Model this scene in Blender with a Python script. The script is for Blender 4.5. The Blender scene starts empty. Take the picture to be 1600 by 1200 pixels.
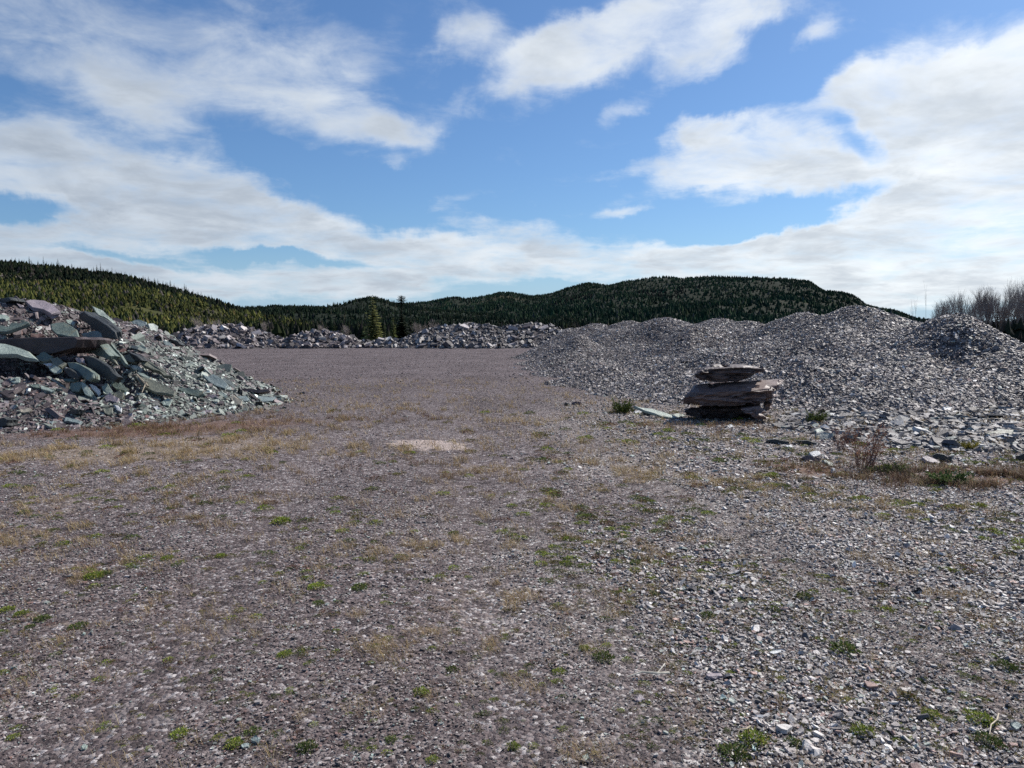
import bpy, math, random
import numpy as np
from mathutils import Vector, Matrix

C = bpy.context.scene.collection
SC = bpy.context.scene
rad = math.radians

# ------------------------------------------------------------------ camera
CAM_Z = 1.6
F = 1156.0                       # focal length in pixels of the 1600 px wide photograph
PITCH = math.atan(85.0 / F)
cam_d = bpy.data.cameras.new('camera')
cam = bpy.data.objects.new('camera', cam_d); C.objects.link(cam)
cam.location = (0, 0, CAM_Z)
cam.rotation_euler = (math.pi / 2 - PITCH, 0, 0)
cam_d.sensor_width = 36.0
cam_d.lens = 36.0 * F / 1600.0
cam_d.clip_start = 0.05
cam_d.clip_end = 30000
SC.camera = cam

# ------------------------------------------------------------------ light
SUN_AZ, SUN_EL = rad(52), rad(44)          # azimuth measured from +Y towards +X
sun_dir = Vector((math.sin(SUN_AZ) * math.cos(SUN_EL), math.cos(SUN_AZ) * math.cos(SUN_EL), math.sin(SUN_EL)))
sl = bpy.data.lights.new('sun', 'SUN')
sl.energy = 5.0
sl.angle = rad(0.53)
sl.color = (1.0, 0.95, 0.88)
so = bpy.data.objects.new('sun', sl); C.objects.link(so)
so.rotation_euler = sun_dir.to_track_quat('Z', 'Y').to_euler()
so.location = (20, 20, 40)

SC.view_settings.view_transform = 'Standard'
SC.view_settings.look = 'None'
SC.view_settings.exposure = 0.35
SC.view_settings.gamma = 1.0
SC.view_settings.use_curve_mapping = False
SC.cycles.max_bounces = 4
SC.cycles.diffuse_bounces = 2
SC.cycles.glossy_bounces = 2
SC.cycles.transparent_max_bounces = 4
SC.cycles.use_denoising = False

SKY_STRENGTH = 0.066


def raydir(px, py):
    """world direction through a point of the photograph (1600 x 1200)"""
    a = (px - 800.0) / F
    b = (600.0 - py) / F
    c, s = math.cos(PITCH), math.sin(PITCH)
    return np.stack([np.asarray(a, float) + 0 * np.asarray(b, float), c + s * np.asarray(b, float) + 0 * np.asarray(a, float),
                     -s + c * np.asarray(b, float) + 0 * np.asarray(a, float)], -1)


def at(px, py, Y):
    d = raydir(px, py)
    return np.array([0, 0, CAM_Z]) + d * (Y / d[1])


class NT:
    """small helper for node trees"""
    def __init__(self, tree):
        self.t = tree; self.n = tree.nodes; self.l = tree.links

    def node(self, kind, **kw):
        n = self.n.new(kind)
        for k, v in kw.items():
            setattr(n, k, v)
        return n

    def link(self, a, b):
        self.l.new(a, b)

    def setin(self, sock, v):
        if isinstance(v, bpy.types.NodeSocket):
            self.l.new(v, sock)
        else:
            sock.default_value = v

    def math(self, op, a, b=None, c=None, clamp=False):
        n = self.node('ShaderNodeMath', operation=op)
        n.use_clamp = clamp
        self.setin(n.inputs[0], a)
        if b is not None: self.setin(n.inputs[1], b)
        if c is not None: self.setin(n.inputs[2], c)
        return n.outputs[0]

    def vmath(self, op, a, b=None):
        n = self.node('ShaderNodeVectorMath', operation=op)
        self.setin(n.inputs[0], a)
        if b is not None: self.setin(n.inputs[1], b)
        return n.outputs['Value'] if op in ('LENGTH', 'DOT_PRODUCT') else n.outputs[0]

    def maprange(self, v, a, b, c=0.0, d=1.0, smooth=True):
        n = self.node('ShaderNodeMapRange')
        n.interpolation_type = 'SMOOTHSTEP' if smooth else 'LINEAR'
        self.setin(n.inputs['Value'], v)
        for k, x in zip(('From Min', 'From Max', 'To Min', 'To Max'), (a, b, c, d)):
            self.setin(n.inputs[k], x)
        return n.outputs['Result']

    def mix(self, f, a, b, blend='MIX'):
        n = self.node('ShaderNodeMix', data_type='RGBA', blend_type=blend)
        self.setin(n.inputs[0], f)
        self.setin(n.inputs[6], a if not isinstance(a, tuple) else (*a, 1)[:4])
        self.setin(n.inputs[7], b if not isinstance(b, tuple) else (*b, 1)[:4])
        return n.outputs[2]

    def noise(self, vec, scale, detail=4, rough=0.5, dist=0.0):
        n = self.node('ShaderNodeTexNoise')
        if vec is not None: self.link(vec, n.inputs['Vector'])
        n.inputs['Scale'].default_value = scale
        n.inputs['Detail'].default_value = detail
        n.inputs['Roughness'].default_value = rough
        n.inputs['Distortion'].default_value = dist
        return n.outputs['Fac'], n.outputs['Color']

    def ramp(self, fac, stops):
        n = self.node('ShaderNodeValToRGB')
        e = n.color_ramp.elements
        while len(e) < len(stops): e.new(0.5)
        for el, (p, c) in zip(e, stops):
            el.position = p; el.color = (*c, 1)
        self.link(fac, n.inputs[0])
        return n.outputs[0]


# ------------------------------------------------------------------ sky with clouds
def build_world():
    w = bpy.data.worlds.new('World'); SC.world = w
    w.use_nodes = True
    T = NT(w.node_tree)
    T.n.clear()
    out = T.node('ShaderNodeOutputWorld')
    bg = T.node('ShaderNodeBackground')
    bg.inputs['Strength'].default_value = SKY_STRENGTH
    T.link(bg.outputs[0], out.inputs[0])
    sky = T.node('ShaderNodeTexSky', sky_type='NISHITA')
    sky.sun_disc = False
    sky.sun_elevation = SUN_EL
    sky.sun_rotation = SUN_AZ
    sky.air_density = 1.0
    sky.dust_density = 0.6
    sky.ozone_density = 2.2
    sky.altitude = 50
    tc = T.node('ShaderNodeTexCoord')
    d = T.vmath('NORMALIZE', tc.outputs['Generated'])
    sep = T.node('ShaderNodeSeparateXYZ'); T.link(d, sep.inputs[0])
    X, Y, Z = sep.outputs
    az = T.math('ARCTAN2', X, Y)
    el = T.math('ARCSINE', Z)
    cb = T.node('ShaderNodeCombineXYZ'); T.link(az, cb.inputs[0]); T.link(el, cb.inputs[1])
    P = cb.outputs[0]
    # layer coordinates: direction meets a flat layer overhead, so detail flattens towards the horizon
    den = T.math('ADD', T.math('MAXIMUM', Z, 0.0), 0.16)
    cl = T.node('ShaderNodeCombineXYZ')
    T.link(T.math('DIVIDE', X, den), cl.inputs[0]); T.link(T.math('DIVIDE', Y, den), cl.inputs[1])
    L = cl.outputs[0]
    n1, c1 = T.noise(L, 1.15, 7, 0.56, 0.25)
    n2, c2 = T.noise(L, 4.2, 6, 0.62, 0.35)
    n3, c3 = T.noise(P, 7.0, 6, 0.6, 0.2)
    # warp of the cloud outlines
    wv = T.vmath('SUBTRACT', c3, (0.5, 0.5, 0.5))
    sc = T.node('ShaderNodeVectorMath', operation='MULTIPLY')
    T.link(wv, sc.inputs[0]); sc.inputs[1].default_value = (0.17, 0.085, 0)
    PW = T.vmath('ADD', P, sc.outputs[0])

    def dirae(px, py):
        v = raydir(px, py); v = v / np.linalg.norm(v)
        return math.atan2(v[0], v[1]), math.asin(v[2])

    blobs = [  # px, py, rx, ry, tilt (deg, positive = right end up), weight
        (330, 70, 300, 110, 0, 0.40), (520, 165, 170, 62, -18, 0.55), (600, 208, 90, 26, 0, 0.55), (250, 170, 130, 60, -20, 0.45),
        (60, 60, 150, 120, 0, 0.35), (350, 110, 330, 130, 0, 0.16), (640, 60, 120, 60, 0, .15),
        (130, 275, 300, 62, -10, 0.80), (360, 325, 260, 52, -16, 0.85), (540, 380, 150, 44, -14, 0.8), (100, 370, 280, 50, 0, 0.6),
        (330, 425, 330, 34, 0, 0.55), (60, 430, 260, 36, 0, 0.45), (420, 455, 260, 22, 0, 0.6),
        (790, 388, 150, 34, 0, 1.0), (690, 398, 90, 24, 0, .7), (620, 440, 320, 24, 0, 0.55), (980, 400, 190, 28, 3, 0.8), (700, 425, 140, 14, 0, .6),
        (735, 70, 60, 45, 20, 0.75), (800, 110, 130, 30, 30, 0.70), (915, 70, 150, 55, 24, 1.0), (1040, 25, 200, 60, 20, 0.9),
        (1110, 65, 85, 42, 28, 0.85), (1280, 62, 62, 30, 12, 0.8), (1190, 10, 120, 26, 0, 0.5),
        (965, 172, 62, 18, 25, 0.55), (590, 262, 36, 18, 20, 0.5), (700, 322, 70, 16, 20, 0.42), (972, 338, 58, 10, 2, 0.65),
        (1180, 232, 155, 66, -4, 1.05), (1060, 278, 150, 30, 16, 0.85), (1100, 190, 70, 30, 10, 0.7), (1260, 285, 130, 34, 0, 0.75), (985, 262, 70, 14, 12, .55),
        (1540, 150, 200, 78, 14, 1.15), (1400, 165, 130, 55, -10, 0.85), (1330, 140, 70, 30, 0, 0.6), (1590, 260, 180, 70, 0, 0.9), (1700, 120, 200, 120, 0, .9),
        (1440, 235, 110, 40, -10, 0.55),
        (1500, 330, 230, 55, 8, 1.0), (1330, 360, 230, 42, 10, 0.9), (1480, 420, 330, 50, 0, 1.0), (1180, 395, 160, 26, 4, 0.8), (1150, 425, 240, 22, 0, .6),
        (40, 318, 80, 20, 0, -1.2), (440, 398, 150, 12, -3, -1.3), (560, 300, 90, 24, -16, -.7), (480, 255, 110, 18, -14, -.6), (640, 345, 50, 18, 0, -.5), (150, 395, 140, 9, 0, -.6), (960, 305, 60, 16, 0, -.3), (1215, 345, 170, 26, 4, -1.1), (1100, 370, 90, 16, 4, -.6), (1352, 228, 75, 34, -25, -1.2), (1400, 290, 90, 16, 10, -.7), (1290, 190, 40, 24, 0, -.4), (1230, 130, 110, 22, 10, -.6), (885, 447, 80, 12, 0, -.8),
        (200, 402, 70, 7, 0, -.5), (1420, 300, 70, 14, 10, -.5), (1180, 120, 130, 22, 12, -.6), (1440, 110, 60, 14, 20, -.4), (430, 260, 60, 20, -20, -.5), (1000, 445, 80, 6, 0, -.4),
        (1800, 330, 300, 160, 0, 1.0), (-250, 330, 300, 120, 0, 0.9), (1300, 450, 400, 30, 0, 0.8),
    ]
    acc = None
    for (px, py, rx, ry, tilt, wgt) in blobs:
        a0, e0 = dirae(px, py)
        m = T.node('ShaderNodeMapping', vector_type='TEXTURE')
        T.link(PW, m.inputs['Vector'])
        m.inputs['Location'].default_value = (a0, e0, 0)
        m.inputs['Rotation'].default_value = (0, 0, rad(tilt))
        k = 0.97 / F
        m.inputs['Scale'].default_value = (rx * k, ry * k, 1)
        v = T.maprange(T.vmath('LENGTH', m.outputs[0]), 1.45, 0.15, 0.0, wgt)
        acc = v if acc is None else T.math('ADD', acc, v)
    acc = T.math('MINIMUM', acc, 1.12)
    # behind the camera: unseen broken cloud, kept thin to weaken the sky fill
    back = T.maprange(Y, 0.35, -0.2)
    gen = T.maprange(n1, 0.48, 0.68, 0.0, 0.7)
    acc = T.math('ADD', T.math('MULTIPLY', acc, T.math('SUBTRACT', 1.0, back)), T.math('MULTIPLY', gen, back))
    nn = T.math('ADD', T.math('MULTIPLY', T.math('SUBTRACT', n1, 0.5), 1.5), T.math('MULTIPLY', T.math('SUBTRACT', n2, 0.5), 1.6))
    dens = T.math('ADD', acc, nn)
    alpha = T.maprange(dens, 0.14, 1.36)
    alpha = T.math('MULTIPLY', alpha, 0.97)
    # cloud brightness: bright rims and tops, greyer thick bottoms
    nb, _ = T.noise(L, 2.2, 5, 0.6, 0.3)
    thick = T.maprange(T.math('ADD', dens, T.math('MULTIPLY', T.math('SUBTRACT', nb, 0.5), 2.4)), 0.55, 1.75)
    sunside = T.maprange(az, rad(-34), rad(30), 0.0, 1.0, smooth=False)
    ccol = T.mix(thick, (0.80, 0.84, 0.88), (0.50, 0.55, 0.615))
    ccol = T.mix(1.0, ccol, T.mix(sunside, (0.74, 0.78, 0.83), (1.20, 1.19, 1.16)), 'MULTIPLY')
    ccs = T.node('ShaderNodeVectorMath', operation='SCALE')
    T.link(ccol, ccs.inputs[0]); ccs.inputs['Scale'].default_value = 0.85 / SKY_STRENGTH
    skyc = T.mix(1.0, sky.outputs[0], (0.76, 1.03, 1.32), 'MULTIPLY')
    skyc = T.mix(T.math('MULTIPLY', T.maprange(el, rad(7), rad(-0.5)), 0.75), skyc, tuple(c / SKY_STRENGTH for c in (0.33, 0.48, 0.65)))
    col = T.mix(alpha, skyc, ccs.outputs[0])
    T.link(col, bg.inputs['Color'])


build_world()

# ------------------------------------------------------------------ numpy noise
_rs = np.random.RandomState(7)
_TAB = _rs.rand(256, 256)


def vnoise(x, y):
    xi = np.floor(x).astype(int); yi = np.floor(y).astype(int)
    fx = x - xi; fy = y - yi
    fx = fx * fx * (3 - 2 * fx); fy = fy * fy * (3 - 2 * fy)
    a = _TAB[xi & 255, yi & 255]; b = _TAB[(xi + 1) & 255, yi & 255]
    c = _TAB[xi & 255, (yi + 1) & 255]; d = _TAB[(xi + 1) & 255, (yi + 1) & 255]
    return (a * (1 - fx) + b * fx) * (1 - fy) + (c * (1 - fx) + d * fx) * fy


def fbm(x, y, oct=4, rough=0.5):
    s = 0; a = 1; t = 0
    for i in range(oct):
        s = s + a * vnoise(x * 2 ** i + 17.3 * i, y * 2 ** i + 5.7 * i); t += a; a *= rough
    return s / t          # 0..1, mean 0.5


# ------------------------------------------------------------------ terrain functions
def ground_z(x, y):
    x = np.asarray(x, float); y = np.asarray(y, float)
    r = np.clip(1 - np.hypot(x, y) / 90.0, 0, 1)
    z = (fbm(x * 0.28 + 3, y * 0.28 + 9, 3) - 0.5) * 0.10 * r
    # shallow wheel ruts curving from the lower left towards the far centre
    c = 0.16 * (y - 9.0) + 0.012 * (y - 9.0) ** 2 * -1.0
    for off in (-1.9, -0.15):
        z = z - 0.02 * np.exp(-((x - off + 0.06 * (y - 4)) / 0.22) ** 2) * np.clip((30 - y) / 20, 0, 1)
    return z


def heap_fn(heaps, k=3.2, lump=0.10, seed=0.0, toe=7.0, sink=0.05, ridge=0.0):
    def f(x, y):
        x = np.asarray(x, float); y = np.asarray(y, float)
        acc = 0
        for (hx, hy, hz, sx, rnd) in heaps:
            r = np.sqrt((x - hx) ** 2 + (y - hy) ** 2 + rnd * rnd) - rnd
            acc = acc + np.exp(k * (hz - sx * r))
        h = np.log(acc + 1e-9) / k
        h = h + (fbm(x * 0.55 + seed, y * 0.55, 4) - 0.5) * lump * 3 + (fbm(x * 2.1 + seed, y * 2.1, 3) - 0.5) * lump
        if ridge:
            u = x * 0.87 - y * 0.5; v = x * 0.5 + y * 0.87
            h = h + (fbm(u * 0.42 + seed, v * 0.13 + 3, 3) - 0.5) * ridge * np.clip(h, 0, 1.2) * np.clip((1.9 - h) / .5, 0, 1)
        s = np.clip(h * toe, -30, 30)
        return np.log1p(np.exp(s)) / toe - sink
    return f


def H(px, py, Y, s=0.55, rnd=0.5):
    p = at(px, py, Y)
    return (p[0], p[1], p[2], s, rnd)


left_heaps = [H(-60, 452, 15.8), H(45, 466, 16.4, .6, .6), H(-200, 450, 17), H(120, 492, 17.2, .55, .6), H(183, 499, 18.6, .58, .5), H(228, 518, 19.0, .68, .4),
              H(60, 520, 15.2, .42, .6), H(170, 560, 15.6, .36, .8), H(238, 566, 17.3, .56, .4), H(264, 603, 16.6, .46, .3),
              H(-420, 455, 19), H(-20, 600, 13.6, .3, .8), H(110, 610, 14.0, .3, .8)]
right_heaps = [H(1495, 485, 19.4, .47, .35), H(1436, 507, 21.0, .42, .5), H(1450, 530, 18.9, .42, .5), H(1340, 477, 26, .5, .7), H(1255, 487, 30, .5, .6), H(1170, 500, 33, .5, .6), H(1125, 496, 35, .45, .8),
               H(1040, 496, 38, .45, .8), H(930, 504, 42, .5, .6), H(985, 500, 40, .45, .6),
               H(985, 528, 33, .45, .5), H(905, 530, 34, .48, .4), H(925, 556, 26, .42, .4), H(900, 545, 30, .46, .4), H(955, 572, 21.8, .38, .4), H(1020, 560, 24, .36, .6), H(1110, 545, 24, .36, .6), H(1180, 545, 22, .36, .6),
               H(1060, 582, 18.9, .36, .4), H(1150, 580, 17.8, .36, .5), H(1250, 570, 17.6, .36, .5), H(1280, 535, 21.5, .38, .7), H(1380, 528, 21, .40, .7), H(1340, 575, 17.0, .36, .5),
               H(1430, 560, 17.6, .38, .5), H(1400, 600, 15.9, .30, .6), H(1540, 565, 17.3, .40, .5), H(1660, 610, 15.8, .4, .8), H(1750, 585, 19, .5, .6),
               H(1100, 520, 31, .36, .6), H(1250, 520, 26, .4, .6)]
left_base = heap_fn(left_heaps, k=7.5, lump=0.07, seed=3, toe=13, sink=0.06)
right_base = heap_fn(right_heaps, k=6.0, lump=0.08, seed=40, toe=9, ridge=1.1)
def right_h(x, y):
    x = np.asarray(x, float); y = np.asarray(y, float)
    # the heap falls away on its far right side
    return right_base(x, y) - 0.20 * np.clip(x - 0.612 * y, 0, 6)


HOLLOWS = [(70, 548, .75, .55), (20, 548, .8, .5), (165, 592, .55, .45), (150, 575, .4, .4), (120, 520, .5, .35), (135, 555, .4, .35), (112, 590, .3, .25), (170, 540, .4, .3)]
_hol = []
for (hpx, hpy, hr, hd) in HOLLOWS:
    _d = raydir(hpx, hpy); _t = np.linspace(8, 24, 2000); _P = np.array([0, 0, CAM_Z]) + _d * _t[:, None]
    _b = np.nonzero(_P[:, 2] < left_base(_P[:, 0], _P[:, 1]))[0]
    if len(_b): _hol.append((_P[_b[0]][0], _P[_b[0]][1], hr, hd))


def left_h(x, y):
    z = left_base(x, y)
    for (cx, cy, r, dd) in _hol:
        z = z - dd * np.exp(-(((x - cx) / r) ** 2 + ((y - cy) / r) ** 2) ** 1.5)
    return z


apron_heaps = [H(1420, 690, 10.5, .20, .5), H(1560, 680, 10.4, .20, .5), H(1330, 694, 10.5, .18, .3), H(1700, 680, 10.6, .2, .5), H(1500, 650, 12.6, .12, 1),
               H(1340, 655, 12.8, .14, .5), H(1640, 644, 13.2, .12, .8), H(1265, 676, 11.6, .18, .2)]
apron_h = heap_fn(apron_heaps, k=9, lump=0.05, seed=80, toe=22, sink=0.045)


def surf(x, y):
    return np.maximum(np.maximum(ground_z(x, y), left_h(x, y)), np.maximum(right_h(x, y), apron_h(x, y)))


def hit(px, py):
    d = raydir(px, py)
    o = np.array([0, 0, CAM_Z])
    t = np.linspace(1.5, 90, 6000)
    P = o + d * t[:, None]
    z = np.maximum(surf(P[:, 0], P[:, 1]), left_base(P[:, 0], P[:, 1]))
    below = np.nonzero(P[:, 2] < z)[0]
    return P[below[0]] if len(below) else None


def normals(fn, x, y, e=0.06):
    dx = (fn(x + e, y) - fn(x - e, y)) / (2 * e)
    dy = (fn(x, y + e) - fn(x, y - e)) / (2 * e)
    n = np.stack([-dx, -dy, np.ones_like(dx)], -1)
    return n / np.linalg.norm(n, axis=-1, keepdims=True)


# ------------------------------------------------------------------ object helpers
def tag(o, label=None, cat=None, group=None, kind=None):
    if label: o['label'] = label
    if cat: o['category'] = cat
    if group: o['group'] = group
    if kind: o['kind'] = kind
    return o


def mesh_obj(name, verts, faces, mat, parent=None, tone=None, smooth=False, loc=None):
    """verts (N,3), faces list or (M,k) array; tone = per-face colour (M,3)"""
    me = bpy.data.meshes.new(name)
    verts = np.asarray(verts, np.float32)
    if isinstance(faces, np.ndarray):
        faces = [faces]
    if len(faces) and isinstance(faces[0], np.ndarray) and faces[0].ndim == 2:
        me.vertices.add(len(verts)); me.vertices.foreach_set('co', verts.ravel())
        li = np.concatenate([f.ravel() for f in faces]).astype(np.int32)
        tot = np.concatenate([np.full(len(f), f.shape[1]) for f in faces]).astype(np.int32)
        st = np.concatenate([[0], np.cumsum(tot)[:-1]]).astype(np.int32)
        me.loops.add(len(li)); me.loops.foreach_set('vertex_index', li)
        me.polygons.add(len(tot)); me.polygons.foreach_set('loop_start', st)
        me.polygons.foreach_set('loop_total', tot)
        me.update(calc_edges=True)
    else:
        me.from_pydata([tuple(map(float, v)) for v in verts], [], [tuple(map(int, f)) for f in faces]); me.update()
    if tone is not None:
        a = me.attributes.new('tone', 'FLOAT_VECTOR', 'FACE')
        a.data.foreach_set('vector', np.asarray(tone, np.float32).ravel())
    me.polygons.foreach_set('use_smooth', np.full(len(me.polygons), bool(smooth)))
    me.materials.append(mat)
    o = bpy.data.objects.new(name, me); C.objects.link(o)
    if parent: o.parent = parent
    if loc is not None: o.location = loc
    return o


def empty(name, loc=(0, 0, 0)):
    o = bpy.data.objects.new(name, None); C.objects.link(o); o.location = tuple(map(float, loc)); return o


# ------------------------------------------------------------------ materials
def new_mat(name):
    m = bpy.data.materials.new(name); m.use_nodes = True
    T = NT(m.node_tree)
    b = T.n['Principled BSDF']
    return m, T, b


def tone_mat(name, rough=0.6, spec=0.5, noise_scale=30, noise_amt=0.35, bump=0.0, bscale=60, translucent=0.0):
    m, T, b = new_mat(name)
    at_ = T.node('ShaderNodeAttribute', attribute_name='tone')
    geo = T.node('ShaderNodeNewGeometry')
    f, _ = T.noise(geo.outputs['Position'], noise_scale, 3, 0.6)
    k = T.maprange(f, 0.3, 0.7, 1 - noise_amt, 1 + noise_amt, smooth=False)
    vs = T.node('ShaderNodeVectorMath', operation='SCALE')
    T.link(at_.outputs['Vector'], vs.inputs[0]); T.link(k, vs.inputs['Scale'])
    T.link(vs.outputs[0], b.inputs['Base Color'])
    b.inputs['Roughness'].default_value = rough
    b.inputs['Specular IOR Level'].default_value = spec
    if bump:
        f2, _ = T.noise(geo.outputs['Position'], bscale, 4, 0.65)
        bp = T.node('ShaderNodeBump'); bp.inputs['Strength'].default_value = bump; bp.inputs['Distance'].default_value = 0.01
        T.link(f2, bp.inputs['Height']); T.link(bp.outputs[0], b.inputs['Normal'])
    if translucent:
        tr = T.node('ShaderNodeBsdfTranslucent'); T.link(vs.outputs[0], tr.inputs['Color'])
        ms = T.node('ShaderNodeMixShader'); ms.inputs[0].default_value = translucent
        T.link(b.outputs[0], ms.inputs[1]); T.link(tr.outputs[0], ms.inputs[2])
        T.link(ms.outputs[0], T.n['Material Output'].inputs[0])
    return m


M_CHIP = tone_mat('slate_chip', 0.58, 0.38, 45, 0.3, 0.5, 220)
M_RUBBLE = tone_mat('slate_rubble', 0.6, 0.4, 6, 0.35, 0.5, 25)
M_LEAF = tone_mat('foliage', 0.75, 0.2, 3, 0.3, translucent=0.25)
M_FAR = tone_mat('far_foliage', 0.9, 0.1, 0.02, 0.25, translucent=0.35)
M_GRASS = tone_mat('grass_blade', 0.7, 0.25, 20, 0.3, translucent=0.3)
M_BARK = tone_mat('bark', 0.85, 0.15, 20, 0.3)


def slate_mat(name, c1, c2, rough=0.55, strata=True, lichen=None, zs=38, grit=.55):
    """split slate: cleavage bands, blotches and fine grit"""
    m, T, b = new_mat(name)
    tc = T.node('ShaderNodeTexCoord')
    P = tc.outputs['Object']
    f, _ = T.noise(P, 3.5, 6, 0.62, 0.4)
    col = T.ramp(f, [(0.30, c2), (0.55, tuple(0.5 * (a + b_) for a, b_ in zip(c1, c2))), (0.74, c1)])
    f2, _ = T.noise(P, 46, 4, 0.7)
    col = T.mix(grit, col, T.ramp(f2, [(0.28, (0.45, 0.45, 0.45)), (0.72, (1.35, 1.35, 1.35))]), 'MULTIPLY')
    if lichen:
        f3, _ = T.noise(P, 7, 5, 0.7)
        col = T.mix(T.maprange(f3, 0.56, 0.68), col, lichen)
    T.link(col, b.inputs['Base Color'])
    mp = T.node('ShaderNodeMapping'); T.link(P, mp.inputs[0]); mp.inputs['Scale'].default_value = (2.2, 2.2, zs)
    f4, _ = T.noise(mp.outputs[0], 1.0, 5, 0.65)
    f5, _ = T.noise(P, 18, 6, 0.7)
    hgt = T.math('ADD', T.math('MULTIPLY', f4, 1.0 if strata else 0.2), T.math('MULTIPLY', f5, 0.8 if grit > .3 else .35))
    bp = T.node('ShaderNodeBump'); bp.inputs['Strength'].default_value = 0.75 if grit > .3 else .45; bp.inputs['Distance'].default_value = 0.03
    T.link(hgt, bp.inputs['Height']); T.link(bp.outputs[0], b.inputs['Normal'])
    b.inputs['Roughness'].default_value = rough
    b.inputs['Specular IOR Level'].default_value = 0.45
    return m


GREEN = slate_mat('green_slate', (0.215, 0.265, 0.225), (0.10, 0.13, 0.11), lichen=(0.17, 0.165, 0.11))
PALE = slate_mat('pale_green_slate', (0.42, 0.48, 0.42), (0.24, 0.29, 0.25))
LILAC = slate_mat('lilac_slate', (0.40, 0.34, 0.36), (0.24, 0.20, 0.21))
DARK = slate_mat('dark_and_shade_slate', (0.055, 0.06, 0.058), (0.025, 0.028, 0.028))  # dark slate; on some pieces the colour stands in for shade
PURPLE = slate_mat('purple_slate', (0.20, 0.145, 0.14), (0.095, 0.07, 0.07), lichen=(0.16, 0.14, 0.11))
LEDGE_SHADE = slate_mat('shaded_ledge_slate', (0.085, 0.06, 0.058), (0.035, 0.027, 0.028))  # purple slate darkened so the colour carries the shade of the ledge front
OLIVE = slate_mat('olive_slate', (0.24, 0.24, 0.18), (0.13, 0.14, 0.11))
WHITE = slate_mat('white_stone', (0.72, 0.73, 0.72), (0.5, 0.5, 0.5))
TAN = slate_mat('tan_stone', (0.46, 0.41, 0.32), (0.28, 0.25, 0.2))
BLUE = slate_mat('blue_grey_slate', (0.31, 0.37, 0.36), (0.17, 0.21, 0.205))


def gravel_mat(name, cells, cols, bigcol=None, mask=None, bump=1.0, base=1.0):
    m, T, b = new_mat(name)
    geo = T.node('ShaderNodeNewGeometry')
    P = geo.outputs['Position']
    vo = T.node('ShaderNodeTexVoronoi'); vo.inputs['Scale'].default_value = cells; T.link(P, vo.inputs['Vector'])
    vo.inputs['Randomness'].default_value = 1.0
    sp = T.node('ShaderNodeSeparateColor'); T.link(vo.outputs['Color'], sp.inputs[0])
    col = T.ramp(sp.outputs[0], cols)
    v2 = T.node('ShaderNodeTexVoronoi'); v2.inputs['Scale'].default_value = cells * 0.36; T.link(P, v2.inputs['Vector'])
    sp2 = T.node('ShaderNodeSeparateColor'); T.link(v2.outputs['Color'], sp2.inputs[0])
    col = T.mix(T.maprange(sp2.outputs[1], 0.80, 0.82), col, T.ramp(sp2.outputs[0], [(0, cols[0][1]), (0.5, cols[1][1]), (1, tuple(c * .85 for c in cols[-2][1]))]))
    fl, _ = T.noise(P, 0.35, 5, 0.6, 0.3)
    col = T.mix(1.0, col, T.ramp(fl, [(0.3, (0.78, 0.76, 0.76)), (0.7, (1.2, 1.2, 1.22))]), 'MULTIPLY')
    if mask == 'ground':
        a1 = T.node('ShaderNodeAttribute', attribute_name='cover'); s1 = T.node('ShaderNodeSeparateXYZ'); T.link(a1.outputs['Vector'], s1.inputs[0])
        fn, _ = T.noise(P, 5, 6, 0.75)
        g = T.math('ADD', s1.outputs[0], T.math('MULTIPLY', T.math('SUBTRACT', fn, 0.5), 2.6))
        straw = T.ramp(fl, [(0.3, (0.20, 0.15, 0.085)), (0.7, (0.27, 0.22, 0.13))])
        fh, _ = T.noise(P, 38, 3, 0.8)
        col = T.mix(T.math('MULTIPLY', T.maprange(T.math('ADD', g, T.math('SUBTRACT', fh, .5)), 0.6, 1.4), 0.32), col, straw)
        r = T.math('ADD', s1.outputs[1], T.math('MULTIPLY', T.math('SUBTRACT', fn, 0.5), 1.4))
        col = T.mix(T.math('MULTIPLY', T.maprange(r, 0.35, 0.95), 0.7), col, (0.125, 0.075, 0.05))
        # pale crushed stone patch and grey-to-purple drift
        col = T.mix(T.maprange(T.math('ADD', s1.outputs[2], T.math('MULTIPLY', T.math('SUBTRACT', fn, 0.5), 3.2)), 0.45, 0.9), col, T.mix(sp.outputs[1], (0.22, 0.19, 0.17), (0.44, 0.39, 0.35)))
        # forest floor far away
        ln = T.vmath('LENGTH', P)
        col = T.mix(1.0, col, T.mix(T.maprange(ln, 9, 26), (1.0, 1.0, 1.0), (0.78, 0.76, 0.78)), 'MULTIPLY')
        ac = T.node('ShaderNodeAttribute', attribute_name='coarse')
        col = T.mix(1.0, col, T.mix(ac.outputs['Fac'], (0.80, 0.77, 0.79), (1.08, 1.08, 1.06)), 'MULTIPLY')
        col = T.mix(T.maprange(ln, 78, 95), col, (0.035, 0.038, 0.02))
    f2, _ = T.noise(P, cells * 2.5, 3, 0.7)
    col = T.mix(1.0, col, (base, base * .97, base * .95), 'MULTIPLY')
    T.link(col, b.inputs['Base Color'])
    h = T.math('ADD', T.math('MULTIPLY', sp.outputs[2], 0.6), T.math('SUBTRACT', T.math('MULTIPLY', f2, 0.5), vo.outputs['Distance']))
    bp = T.node('ShaderNodeBump'); bp.inputs['Strength'].default_value = bump; bp.inputs['Distance'].default_value = 0.6 / cells
    T.link(h, bp.inputs['Height']); T.link(bp.outputs[0], b.inputs['Normal'])
    b.inputs['Roughness'].default_value = 0.9
    b.inputs['Specular IOR Level'].default_value = 0.12
    return m


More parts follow.
